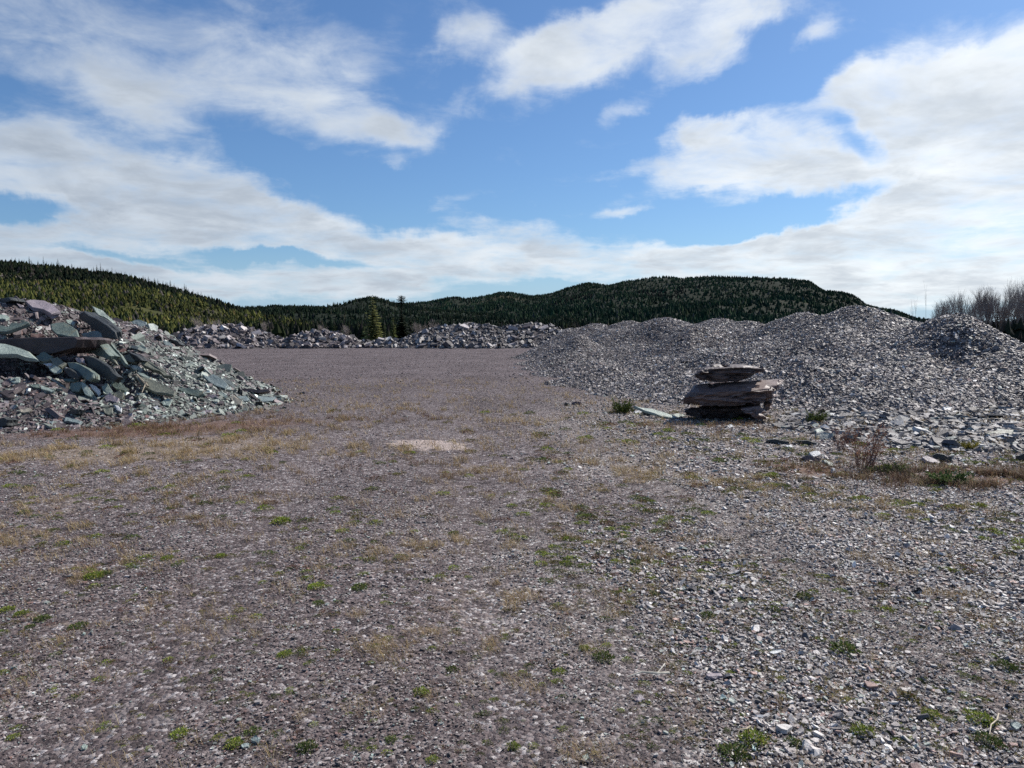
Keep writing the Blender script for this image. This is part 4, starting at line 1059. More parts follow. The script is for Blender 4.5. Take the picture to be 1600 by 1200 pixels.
def hill(name, prof, d0, d1, mat, px0, px1, dpx, nt, power=1.25, bump=0.03):
    f = interp_prof(prof)
    pxs = np.arange(px0, px1 + dpx, dpx)
    ts = np.concatenate([np.linspace(0, 1, nt), np.linspace(1.06, 1.5, 7)])
    PX, TT = np.meshgrid(pxs, ts)

    def z_at(px, t):
        sk = f(px) + (3.0 if d1 > 900 else 1.0) + (fbm(px * 0.03, px * 0 + d1) - .5) * 4
        zc = CAM_Z + (515 - sk) / F * d1
        up = np.clip(t, 0, 1)
        zz = zc * up ** power
        zz = zz * (1 - 0.8 * np.clip(t - 1, 0, 1))
        damp = np.clip(1 - np.abs(t - 1) * 0, 0, 1) * (1 - up ** 6)
        d = d0 + (d1 - d0) * t
        x = (px - 800) / F * d
        zz = zz + (fbm(x / (d1 * 0.08) + 3, d / (d1 * 0.08), 4) - 0.5) * bump * d1 * damp * np.minimum(up * 3, 1)
        return x, d, zz - 1.5 * (1 - up)
    X, D, Z = z_at(PX, TT)
    ny, nx = X.shape
    i = np.arange(ny * nx).reshape(ny, nx)
    Fc = np.stack([i[:-1, :-1], i[:-1, 1:], i[1:, 1:], i[1:, :-1]], -1).reshape(-1, 4)
    o = mesh_obj(name, np.stack([X, D, Z], -1).reshape(-1, 3), Fc, mat, smooth=True)
    tag(o, kind='structure')
    return z_at


PROF_A = [(-900, 380), (-300, 396), (0, 413), (60, 417), (120, 425), (180, 433), (240, 446), (300, 464), (330, 474), (360, 483), (420, 497), (480, 512), (540, 524), (640, 535)]
PROF_B = [(-300, 500), (250, 486), (330, 481), (380, 479), (430, 477), (470, 480), (520, 479), (545, 471), (560, 467), (576, 464), (590, 465), (605, 470), (630, 477), (700, 487), (800, 494), (840, 492), (870, 489), (900, 497), (930, 508), (1100, 516)]
PROF_C = [(100, 500), (400, 488), (560, 480), (600, 478), (640, 475), (670, 471), (700, 466), (730, 466), (760, 461), (782, 455), (800, 455), (830, 460), (860, 457), (880, 450), (910, 443), (925, 442), (950, 445), (975, 438), (1000, 437), (1060, 433),
          (1110, 430), (1160, 431), (1200, 432), (1235, 434), (1262, 437), (1272, 445), (1285, 453), (1310, 455), (1330, 462), (1350, 476), (1400, 487), (1440, 499), (1520, 508), (1700, 512), (2300, 505)]
hillC = hill('mountain', PROF_C, 520, 1900, M_HILL_B, 0, 2400, 8, 60)
hillB = hill('hill', PROF_B, 330, 1050, M_HILL_B, -500, 1150, 8, 50)
hillA = hill('hillside', PROF_A, 115, 400, M_HILL_A, -1000, 660, 8, 60, power=1.15, bump=0.02)


def conifers(name, P, hgt, wid, tone, seed, mat, tiers=2, k=5, label='', parent=None):
    """a wood as one body: small spired conifers, tiers of ragged cones"""
    rs = np.random.RandomState(seed)
    n = len(P)
    Vs, Fs = [], []
    off = 0
    for t in range(tiers):
        z0 = t / tiers * 0.85
        z1 = min(1.0, z0 + 1.35 / tiers) if t < tiers - 1 else 1.0
        ang = (np.arange(k)[None] + rs.uniform(0, 1, (n, 1)) + rs.uniform(-.2, .2, (n, k))) * 2 * math.pi / k
        r = (wid * (1 - z0 * 0.9))[:, None] * rs.uniform(.55, 1.1, (n, k)) * .5
        ring = np.stack([P[:, 0:1] + np.cos(ang) * r, P[:, 1:2] + np.sin(ang) * r, P[:, 2:3] + hgt[:, None] * (z0 + rs.uniform(-.04, .08, (n, k)))], -1)
        tip = np.stack([P[:, 0] + rs.normal(0, .03, n) * wid, P[:, 1], P[:, 2] + hgt * z1], -1)[:, None]
        V = np.concatenate([ring, tip], 1).reshape(-1, 3)
        base = off + (np.arange(n) * (k + 1))[:, None]
        a = np.arange(k); b = (a + 1) % k
        Fc = np.stack([base + a, base + b, np.broadcast_to(base + k, (n, k))], -1).reshape(-1, 3)
        Vs.append(V); Fs.append(Fc); off += len(V)
    tn = np.tile(np.repeat(tone, k, 0), (tiers, 1))
    o = mesh_obj(name, np.concatenate(Vs), np.concatenate(Fs), mat, parent, tone=tn)
    tag(o, label, 'forest', kind='stuff')
    return o


PAL_FAR = [(34, (.008, .017, .011)), (20, (.013, .024, .013)), (12, (.022, .032, .015)), (4, (.04, .038, .025)), (3, (.035, .034, .033))]
PAL_SCRUB = [(30, (.082, .082, .018)), (24, (.056, .062, .016)), (14, (.115, .102, .024)), (14, (.028, .036, .012)), (4, (.13, .085, .03)), (8, (.085, .07, .05)), (8, (.015, .023, .010))]


def scatter(fn, n, px0, px1, seed, tpow=1.0, tmax=1.03):
    rs = np.random.RandomState(seed)
    px = rs.uniform(px0, px1, n); t = rs.uniform(0.0, 1, n) ** tpow * tmax
    x, d, z = fn(px, t)
    return rs, px, t, np.stack([x, d, z], -1)


rs, px, t, P = scatter(hillC, 70000, 250, 1750, 61, 0.85)
cl = fbm(P[:, 0] / 120, P[:, 1] / 120, 4)
cl2 = fbm(P[:, 0] / 300 + 9, P[:, 1] / 300, 3)
ok = (cl2 < 0.62) | (rs.rand(len(px)) < 0.75)
P = P[ok]; cl = cl[ok]
n = len(P)
tn = pick(rs, n, PAL_FAR) * (0.7 + 1.1 * cl)[:, None] * [1.9, 2.2, 2.2]  # dark tones also carry the cloud shadow lying on the mountain
grey = (cl > 0.64) & (rs.rand(n) < .6)
tn[grey] = np.array([.024, .028, .023])
conifers('mountain_forest', P - [0, 0, 1], rs.uniform(3.5, 7.5, n), rs.uniform(3.4, 6.5, n), tn, 62, M_FAR, 1, 5, 'dense dark conifer forest covering the long mountain')

rs, px, t, P = scatter(hillB, 22000, 200, 1000, 63, 0.8)
knob = np.exp(-((px - 545) / 26) ** 2) * (t > .86)
cl = fbm(P[:, 0] / 60, P[:, 1] / 60, 4)
ok = rs.rand(len(px)) > knob * .9
P = P[ok]; cl = cl[ok]; n = len(P)
conifers('hill_forest', P - [0, 0, .5], rs.uniform(2.5, 5.5, n), rs.uniform(1.8, 3.6, n), pick(rs, n, PAL_FAR) * (0.75 + 0.8 * cl)[:, None] * 1.5, 64, M_FAR, 2, 5, 'conifer forest on the lower hills in the middle')

rs, px, t, P = scatter(hillA, 34000, -420, 640, 65, 0.9, 0.99)
cl = fbm(P[:, 0] / 14, P[:, 1] / 14, 4); rk = fbm(P[:, 0] / 22 + 30, P[:, 1] / 22, 3)
bare = (rk > 0.60) & (rs.rand(len(px)) < .8)
P = P[~bare]; cl = cl[~bare]; px = px[~bare]; t = t[~bare]; n = len(P)
tn = pick(rs, n, PAL_SCRUB, .10) * 1.4 * (0.7 + 0.6 * cl)[:, None] * [.82, .88, 1.1]
dk = np.clip((px - 380) / 120, 0, 1) * .6
dk = np.maximum(dk, np.clip((t - 0.62 - (px - 100) / 2500) / .10, 0, 1) * .97)
sel = rs.rand(n) < dk
tn[sel] = pick(rs, sel.sum(), [(7, (.009, .017, .010)), (4, (.016, .025, .011)), (1, (.03, .033, .018)), (1, (.045, .04, .034))])
hg = rs.uniform(1.0, 2.4, n) * (0.7 + 0.6 * cl) * np.where(t > .72, 1.7, 1)
conifers('scrub_forest', P - [0, 0, .15], hg, hg * rs.uniform(.8, 1.3, n), tn, 66, M_FAR, 2, 6, 'yellow green young spruce scrub on the left hillside')

# mixed wood on the low ground behind the banks
rs = np.random.RandomState(71)
n = 5200
px = rs.uniform(-100, 1900, n); d = rs.uniform(0, 1, n) ** 1.3 * 270 + 88
P = np.stack([(px - 800) / F * d, d, np.full(n, -.8) - 0 * d], -1)
hg = rs.uniform(1.4, 3.4, n) * (1 + 0.4 * (d > 160))
tn = pick(rs, n, [(6, (.018, .028, .012)), (5, (.03, .04, .015)), (4, (.055, .05, .042)), (3, (.045, .04, .034)), (5, (.010, .018, .010))])
conifers('lowland_wood', P, hg, hg * rs.uniform(.45, .8, n), tn, 72, M_FAR, 3, 6, 'mixed low trees on the flat ground behind the rubble banks')


# ------------------------------------------------------------------ spruces
def spruce_mesh(seed, h=1.0, w=0.36, whorls=22, droop=0.25, tone=(.04, .06, .018), clubtop=False, sparse=0.0):
    """crown of a spruce: whorls of ragged boughs, unit height"""
    rs = np.random.RandomState(seed)
    V, Fc, T = [], [], []
    for i in range(whorls):
        z = 0.08 + 0.90 * (i / (whorls - 1)) ** 0.93
        R = w * 0.5 * (1 - z) ** 0.85 + 0.012
        if clubtop:
            R = (0.07 * (1.12 - z) / .2 if z > .84 else 0.055) if z > .5 else w * .5 * (1.05 - z)
            if z > .62 and z < .82: R *= .6
        nb = rs.randint(6, 10)
        a0 = rs.uniform(0, 6.28)
        for j in range(nb):
            if rs.rand() < sparse: continue
            a = a0 + j * 2 * math.pi / nb + rs.uniform(-.3, .3)
            r = R * rs.uniform(.6, 1.18)
            ca, sa = math.cos(a), math.sin(a)
            zz = z + rs.uniform(-.015, .015)
            # a bough: overlapping twig sprays along its length
            ns = 5
            for s in range(ns):
                f0 = s / ns; f1 = (s + 1.3) / ns
                zc0 = zz - droop * r * f0; zc1 = zz - droop * r * f1 + 0.012 * (s == ns - 1)
                wd = r * (0.34 - 0.16 * f0) * rs.uniform(.6, 1.3)
                c0 = np.array([ca * r * f0, sa * r * f0, zc0]); c1 = np.array([ca * r * f1, sa * r * f1, zc1])
                side = np.array([-sa, ca, rs.uniform(-.5, .1)])
                k = len(V)
                V += [c0, c0 + side * wd + [0, 0, -wd * .5], c1, c0 - side * wd + [0, 0, -wd * .5]]
                Fc += [(k, k + 1, k + 2), (k, k + 2, k + 3)]
                c = np.array(tone) * math.exp(rs.normal(0, .28)) * (0.8 + 0.5 * f0)
                T += [c, c]
    me = bpy.data.meshes.new('crown')
    me.from_pydata([tuple(v) for v in V], [], Fc); me.update()
    a = me.attributes.new('tone', 'FLOAT_VECTOR', 'FACE'); a.data.foreach_set('vector', np.array(T, np.float32).ravel())
    me.materials.append(M_LEAF)
    return me


def tube(path, radii, k=6):
    V, Fc = [], []
    path = [Vector(p) for p in path]
    for i, p in enumerate(path):
        d = (path[min(i + 1, len(path) - 1)] - path[max(i - 1, 0)]).normalized()
        u = d.orthogonal().normalized(); v = d.cross(u)
        for j in range(k):
            a = 2 * math.pi * j / k
            V.append(p + (u * math.cos(a) + v * math.sin(a)) * radii[i])
    for i in range(len(path) - 1):
        for j in range(k):
            Fc.append((i * k + j, i * k + (j + 1) % k, (i + 1) * k + (j + 1) % k, (i + 1) * k + j))
    return V, Fc


def simple_mesh(name, V, Fc, mat, tone):
    me = bpy.data.meshes.new(name); me.from_pydata([tuple(v) for v in V], [], Fc); me.update()
    me.polygons.foreach_set('use_smooth', np.zeros(len(me.polygons), bool))
    a = me.attributes.new('tone', 'FLOAT_VECTOR', 'FACE')
    tt = np.asarray(tone, np.float32)
    if tt.ndim == 1: tt = np.tile(tt, (len(Fc), 1))
    a.data.foreach_set('vector', tt.ravel())
    me.materials.append(mat)
    return me


tv, tf = tube([(0, 0, -0.02), (0, 0, .35), (0.003, 0, .7), (0, 0, 1.0)], [.014, .011, .006, .002])
TRUNK = simple_mesh('trunk', tv, tf, M_BARK, (.07, .055, .045))
OLIVE_T = (.12, .125, .04); DARK_T = (.012, .019, .010); MID_T = (.035, .045, .016)
crowns = {
    'wide': spruce_mesh(1, w=.56, whorls=20, tone=OLIVE_T), 'club': spruce_mesh(2, w=.34, whorls=48, tone=DARK_T, clubtop=True),
    'mid': spruce_mesh(3, w=.42, whorls=20, tone=MID_T), 'dark': spruce_mesh(4, w=.40, whorls=20, tone=DARK_T), 'thin': spruce_mesh(5, w=.26, whorls=22, tone=DARK_T, sparse=.2),
    'olive': spruce_mesh(6, w=.5, whorls=18, tone=(.085, .10, .028)),
}


def with_trunk(me):
    v = np.empty(len(me.vertices) * 3, np.float32); me.vertices.foreach_get('co', v)
    t = np.empty(len(me.polygons) * 3, np.float32); me.attributes['tone'].data.foreach_get('vector', t)
    n0 = len(me.vertices)
    V = [tuple(q) for q in v.reshape(-1, 3)] + [tuple(q) for q in tv]
    Fs_ = [tuple(p.vertices) for p in me.polygons] + [tuple(i + n0 for i in q) for q in tf]
    return simple_mesh('spruce', V, Fs_, M_LEAF, np.concatenate([t.reshape(-1, 3), np.tile([.05, .04, .03], (len(tf), 1))]))


whole = {k: with_trunk(crowns[k]) for k in ('dark', 'thin', 'mid')}


def spruce(kind, px, top, Y, z0, label, group, parts=True, yaw=0.0, wscale=1.0, name='spruce_tree'):
    p = at(px, top, Y)
    h = p[2] - z0
    if parts:
        r = empty(name, (p[0], p[1], z0)); r.scale = (h * wscale, h * wscale, h); r.rotation_euler.z = yaw
        c = bpy.data.objects.new('crown', crowns[kind]); C.objects.link(c); c.parent = r
        tr = bpy.data.objects.new('trunk', TRUNK); C.objects.link(tr); tr.parent = r
    else:
        r = bpy.data.objects.new(name, whole[kind]); C.objects.link(r); r.location = (p[0], p[1], z0); r.scale = (h * wscale, h * wscale, h); r.rotation_euler.z = yaw
    tag(r, label, 'tree', group)
    return r


GS = 'spruces behind the far rubble banks'
spruce('wide', 582, 460, 84, -.3, 'tall broad olive green spruce with its top above the skyline', GS, yaw=1)
spruce('club', 627, 461, 88, -.3, 'tall dark slim spruce with a thick club shaped top', GS, yaw=2, wscale=1.5)
spruce('olive', 614, 492, 84, -.3, 'short olive spruce between the two tall ones', GS, yaw=3, wscale=.8)
spruce('dark', 641, 482, 92, -.3, 'dark mid height spruce right of the club topped one', GS, yaw=4)
spruce('mid', 600, 506, 82, -.3, 'small green spruce at the foot of the broad one', GS, yaw=.4)
spruce('dark', 735, 486, 90, -.3, 'dark spruce standing behind the rounded grey bank', GS, yaw=.9, wscale=1.3)
spruce('mid', 697, 496, 88, -.3, 'small spruce left of the one behind the rounded bank', GS, yaw=2.2)
spruce('dark', 779, 496, 95, -.3, 'thin dark spruce right of the one behind the rounded bank', GS, yaw=3.3)
spruce('mid', 757, 505, 85, -.3, 'short bright spruce peeping over the rounded bank', GS, yaw=1.3, wscale=1.6)
spruce('dark', 436, 489, 118, -.6, 'dark spruce above the dip between the two left banks', GS, yaw=1.7)
spruce('thin', 448, 497, 110, -.6, 'thin dark spruce just right of the dip between the left banks', GS, yaw=2.7)
spruce('dark', 254, 497, 75, -.3, 'dark bushy spruce behind the shoulder of the left heap', GS, yaw=.7, wscale=1.3)
spruce('dark', 893, 492, 75, -.3, 'dark bushy spruce behind the end of the chip heap', GS, yaw=.2, wscale=1.3)
spruce('mid', 522, 503, 92, -.3, 'small spruce behind the second bank', GS, yaw=.1)
spruce('mid', 560, 500, 96, -.3, 'small green spruce left of the tall broad one', GS, yaw=.5)
spruce('dark', 655, 503, 90, -.3, 'low dark spruce right of the spruce group', GS, yaw=.8)
# skyline of the left hill
rs = np.random.RandomState(81)
k_ = 0
for i in range(170):
    pxx = -60 + 400 * (i / 170) + rs.uniform(-2, 2)
    x, d, z = hillA(np.array(pxx), np.array(rs.uniform(0.93, 1.02)))
    x, d, z = float(x), float(d), float(z)
    hh = rs.uniform(3.0, 5.6) * (1.3 if rs.rand() < .12 else 1)
    o = bpy.data.objects.new('spruce_tree', whole[rs.choice(['dark', 'thin', 'dark', 'mid'])]); C.objects.link(o)
    o.location = (x, d, z - .2); o.scale = (hh * 1.1, hh * 1.1, hh); o.rotation_euler.z = rs.uniform(0, 6)
    tag(o, 'dark spruce in the row along the left hill skyline', 'tree', 'spruces on the skyline of the left hill')
for (pxx, top, lab) in ((314, 455, 'tallest spruce at the lower right end of the left hill skyline'), (331, 463, 'second tall spruce at the lower end of the left hill skyline'), (90, 404, 'spruce standing above its neighbours on the left hill skyline'), (17, 405, 'raised spruce on the skyline near the left edge')):
    x, d, z = map(float, hillA(np.array(float(pxx)), np.array(.9)))
    spruce('dark', pxx, top, d, z - .2, lab, 'spruces on the skyline of the left hill', parts=False)

# spruces behind the right heap
for (pxx, top, Y, kd, lab) in ((1560, 474, 58, 'dark', 'dark spruce under the bare trees, nearest the heap'), (1585, 488, 55, 'dark', 'dark spruce at the right edge behind the heap'), (1573, 500, 50, 'thin', 'thin dark spruce between the two right edge spruces'),
                               (1545, 494, 60, 'dark', 'leftmost low spruce behind the right heap'), (1600, 478, 60, 'dark', 'tall dark spruce cut by the right edge'), (1625, 485, 52, 'mid', 'spruce just beyond the right edge'), (1650, 480, 56, 'dark', 'spruce well beyond the right edge')):
    spruce(kd, pxx, top, Y, 0, lab, 'spruces behind the right heap', yaw=pxx, wscale=1.25)
rs = np.random.RandomState(91)
n = 420
px = rs.uniform(1500, 1900, n); d = rs.uniform(42, 75, n)
P = np.stack([(px - 800) / F * d, d, np.full(n, -.1)], -1); hg = rs.uniform(.8, 2.6, n)
conifers('thicket', P, hg, hg * rs.uniform(.5, .9, n), pick(rs, n, [(5, (.03, .03, .018)), (4, (.05, .04, .03)), (3, (.02, .026, .014))]), 92, M_LEAF, 4, 7, 'dark thicket below the bare trees behind the right heap')


# ------------------------------------------------------------------ bare trees
def bare_tree_mesh(seed, spread=0.5, depth=5, r0=.018, trunk_h=0.22, kids=(2, 4), upright=.5):
    rs = random.Random(seed)
    tv, tf, bv, bf = [], [], [], []

    def add(V, Fc, path, rr, k):
        v, f = tube(path, rr, k); o = len(V); V += v; Fc += [tuple(i + o for i in q) for q in f]

    def grow(p, d, L, r, lev):
        pts = [p]; dd = d.copy()
        for s in range(3):
            dd = (dd + Vector((rs.uniform(-.16, .16), rs.uniform(-.16, .16), rs.uniform(-.02, .12)))).normalized()
            pts.append(pts[-1] + dd * L / 3)
        rr = [r, r * .85, r * .72, r * .58]
        if lev == 0: add(tv, tf, pts, rr, 6)
        else: add(bv, bf, pts, rr, 3)
        if lev >= depth: return
        for j in range(rs.randint(*kids) + (1 if lev > 1 else 0)):
            q = pts[rs.choice([1, 2, 3, 3])] if lev else pts[rs.choice([2, 3, 3])]
            side = Vector((rs.uniform(-1, 1), rs.uniform(-1, 1), rs.uniform(-.1, .3)))
            nd = (dd * upright + side * spread + Vector((0, 0, .28))).normalized()
            grow(q, nd, L * rs.uniform(.62, .86), r * .62, lev + 1)
    nst = rs.randint(2, 4)
    for s in range(nst):
        grow(Vector((rs.uniform(-.03, .03), rs.uniform(-.03, .03), -.02)), Vector((rs.uniform(-.22, .22), rs.uniform(-.22, .22), 1)).normalized(), trunk_h * rs.uniform(.9, 1.3), r0 * rs.uniform(.6, 1), 0)
    zmax = max(v.z for v in bv)
    tv = [v / zmax for v in tv]; bv = [v / zmax for v in bv]
    return simple_mesh('trunk', tv, tf, M_BARK, (.30, .28, .26)), simple_mesh('branches', bv, bf, M_BARK, (.25, .21, .19))


bare = [bare_tree_mesh(s, spread=.62, depth=5, r0=.0135, trunk_h=.25) for s in (1, 2, 3, 4)]
slim = [bare_tree_mesh(s, spread=.32, depth=3, r0=.009, trunk_h=.42, kids=(1, 3), upright=.9) for s in (21, 22)]
BT = [(1446, 438, 50, 's0', 'slim sapling standing alone left of the bare trees'), (1434, 463, 50, 's1', 'shorter faint sapling left of the lone slim one'),
      (1478, 452, 52, 0, 'low bushy bare tree right above the pointed heap top'), (1494, 447, 55, 's1', 'slender bare tree behind the pointed heap top'), (1466, 470, 49, 2, 'small bare bush at the left of the bare trees'),
      (1517, 459, 54, 1, 'short bare tree at the left of the dense clump'), (1535, 445, 56, 2, 'rounded bare tree in the dense clump'), (1550, 444, 55, 3, 'twiggy bare tree in the middle of the dense clump'), (1566, 448, 57, 0, 'bare tree left of the tallest one'),
      (1584, 430, 56, 1, 'tallest bare tree, near the right edge'), (1597, 436, 54, 3, 'bare tree cut by the right edge'), (1574, 452, 50, 2, 'thin bare tree in front of the tallest one'),
      (1508, 452, 57, 3, 'small twiggy bare tree at the left end of the dense clump'), (1543, 450, 62, 1, 'bare tree at the back of the dense clump, left of its middle'), (1558, 441, 63, 2, 'pale bare tree at the back of the dense clump, right of its middle'),
      (1590, 446, 50, 0, 'bare tree in front, near the right edge'), (1604, 428, 60, 2, 'tall bare tree half cut by the right edge'), (1486, 462, 50, 3, 'low bare bush right of the pointed heap top'),
      (1615, 440, 56, 0, 'bare tree beyond the right edge'), (1640, 434, 58, 2, 'large bare tree beyond the right edge'), (1527, 466, 50, 0, 'low bare bush in front of the dense clump')]
for i, (pxx, top, Y, kd, lab) in enumerate(BT):
    p = at(pxx, top, Y)
    r = empty('bare_tree', (p[0], p[1], 0)); h = p[2]
    wsc = 0.62 if not isinstance(kd, str) else 0.5
    r.scale = (h * wsc, h * wsc, h); r.rotation_euler.z = i * 1.3
    tm, bmh = (slim[int(kd[1])] if isinstance(kd, str) else bare[kd])
    for nm, me in (('trunk', tm), ('branches', bmh)):
        c = bpy.data.objects.new(nm, me); C.objects.link(c); c.parent = r
    tag(r, lab, 'tree', 'bare trees behind the right heap')
# greyish bare bushes behind the far banks
for i, (pxx, top, Y, lab) in enumerate(((655, 499, 84, 'grey brown bare bush right of the spruce group'), (680, 501, 86, 'rounded bare bush left of the rounded bank crest'), (668, 497, 92, 'taller bare bush behind the one by the spruce group'), (410, 500, 95, 'grey bare bush above the leftmost bank'),
                                      (330, 494, 88, 'pale bare bush behind the crest of the leftmost bank'), (310, 491, 92, 'pale grey bare bush near the shoulder of the left heap'), (345, 497, 90, 'low bare bush right of the pale ones'), (500, 505, 85, 'low bare bush behind the second bank'), (540, 503, 88, 'grey bare bush left of the tall broad spruce'))):
    p = at(pxx, top, Y)
    r = empty('bare_tree', (p[0], p[1], -.2)); h = p[2] + .2
    r.scale = (h * .9, h * .9, h); r.rotation_euler.z = i * 2.1
    for nm, me in zip(('trunk', 'branches'), bare[i % 4]):
        c = bpy.data.objects.new(nm, me); C.objects.link(c); c.parent = r
    tag(r, lab, 'bush', 'bare bushes behind the far rubble banks')


# ------------------------------------------------------------------ grass blades and weeds
def blades(name, P, L, W, lean, tone, seed, parent=None, mat=M_GRASS, up=1.0):
    """curved two-segment blades growing from P"""
    rs = np.random.RandomState(seed)
    n = len(P)
    a = rs.uniform(0, 2 * math.pi, n)
    out = np.stack([np.cos(a), np.sin(a), np.zeros(n)], -1)
    side = np.stack([-np.sin(a), np.cos(a), np.zeros(n)], -1)
    ln = np.abs(rs.normal(lean, .3, n))[:, None]
    d1 = out * ln * .6 + [0, 0, up]; d1 /= np.linalg.norm(d1, axis=1, keepdims=True)
    d2 = out * ln * 1.6 + [0, 0, up * .5]; d2 /= np.linalg.norm(d2, axis=1, keepdims=True)
    m = P + d1 * (L * .5)[:, None]; tip = m + d2 * (L * .5)[:, None]
    w = side * W[:, None] * .5
    V = np.stack([P - w, P + w, m + w * .8, m - w * .8, tip], 1).reshape(-1, 3)
    b = (np.arange(n) * 5)[:, None]
    return mesh_obj(name, V, [b + np.array([[0, 1, 2, 3]]), b + np.array([[3, 2, 4]])], mat, parent, tone=np.concatenate([tone, tone]))


def dead_grass():
    rs = np.random.RandomState(55)
    n = 1300000
    d = rs.uniform(0, 1, n)
    d = (2.0 ** .5 + d * (24 ** .5 - 2.0 ** .5)) ** 2
    x = rs.uniform(-1, 1, n) * (0.74 * d + .9)
    s = px_gauss(x, d, STRAW); r = px_gauss(x, d, RED)
    cl = fbm(x * 3.0 + 7, d * 3.0, 4, .6); cl2 = fbm(x * 9 + 3, d * 9, 3, .6)
    dens = np.clip((s + r * .9) * 1.15 + 0.15, 0, 1.2) * np.clip((cl - .46) * 7, 0, 1.6) * np.clip((cl2 - .50) * 9, 0, 1.7)
    dens = np.clip(dens, 0, 1)
    ok = (rs.rand(n) < dens * 1.4) & (np.maximum(left_h(x, d), right_h(x, d)) < .05)
    x, d, s, r = x[ok], d[ok], s[ok], r[ok]
    n = len(x); print('grass', n)
    z = np.maximum(ground_z(x, d), apron_h(x, d)) + .003
    tone = pick(rs, n, [(8, (.42, .31, .155)), (6, (.31, .21, .10)), (5, (.22, .14, .075)), (3, (.55, .45, .27)), (1.2, (.15, .16, .05))], .15)
    sel = rs.rand(n) < np.clip(r / (r + s + .02), 0, 1) * .9
    tone[sel] = pick(rs, sel.sum(), [(4, (.16, .085, .05)), (3, (.11, .06, .04)), (2, (.2, .13, .07)), (1, (.09, .09, .035))], .2)
    L = rs.uniform(.03, .10, n) * np.clip(d / 6, .8, 1.6)
    W = np.clip(0.0014 * d / 4.5 * rs.uniform(.7, 1.5, n), .0013, .007)
    o = blades('dead_grass', np.stack([x, d, z], -1), L, W, 1.1, tone, 56)
    tag(o, 'dry straw coloured grass in patches over the gravel', 'grass', kind='stuff')


dead_grass()


def tuft_mesh(seed, tone, n=420, hgt=.5, bl=.35, flat=.45):
    """a low cushion weed of unit width: many small leaves over a lumpy dome"""
    rs = np.random.RandomState(seed)
    a = rs.uniform(0, 2 * math.pi, n); r = np.sqrt(rs.rand(n)) * .5
    lob = 0.72 + .28 * np.sin(a * 3 + seed) * np.cos(a * 2 + 1.3 * seed) + rs.normal(0, .08, n)
    x = np.cos(a) * r * lob; y = np.sin(a) * r * lob
    z = hgt * (1 - (r / .5) ** 2) * flat * rs.uniform(.4, 1.1, n)
    P = np.stack([x, y, z * .8], -1)
    d = np.stack([x * 2.2, y * 2.2, np.full(n, .55)], -1) + rs.normal(0, .4, (n, 3))
    d /= np.linalg.norm(d, axis=1, keepdims=True)
    s = np.cross(d, rs.normal(0, 1, (n, 3))); s /= np.linalg.norm(s, axis=1, keepdims=True)
    L = rs.uniform(.06, .15, n) * bl / .35; W = L * rs.uniform(.25, .45, n)
    q0 = P; q1 = P + d * L[:, None] * .55 + s * W[:, None] * .5; q2 = P + d * L[:, None]; q3 = P + d * L[:, None] * .55 - s * W[:, None] * .5
    V = np.stack([q0, q1, q2, q3], 1).reshape(-1, 3)
    Fc = (np.arange(n) * 4)[:, None] + np.arange(4)[None]
    tn = pick(rs, n, tone, .22)
    me_o = mesh_obj('weed', V, Fc, M_LEAF, tone=tn)
    me = me_o.data; bpy.data.objects.remove(me_o)
    return me


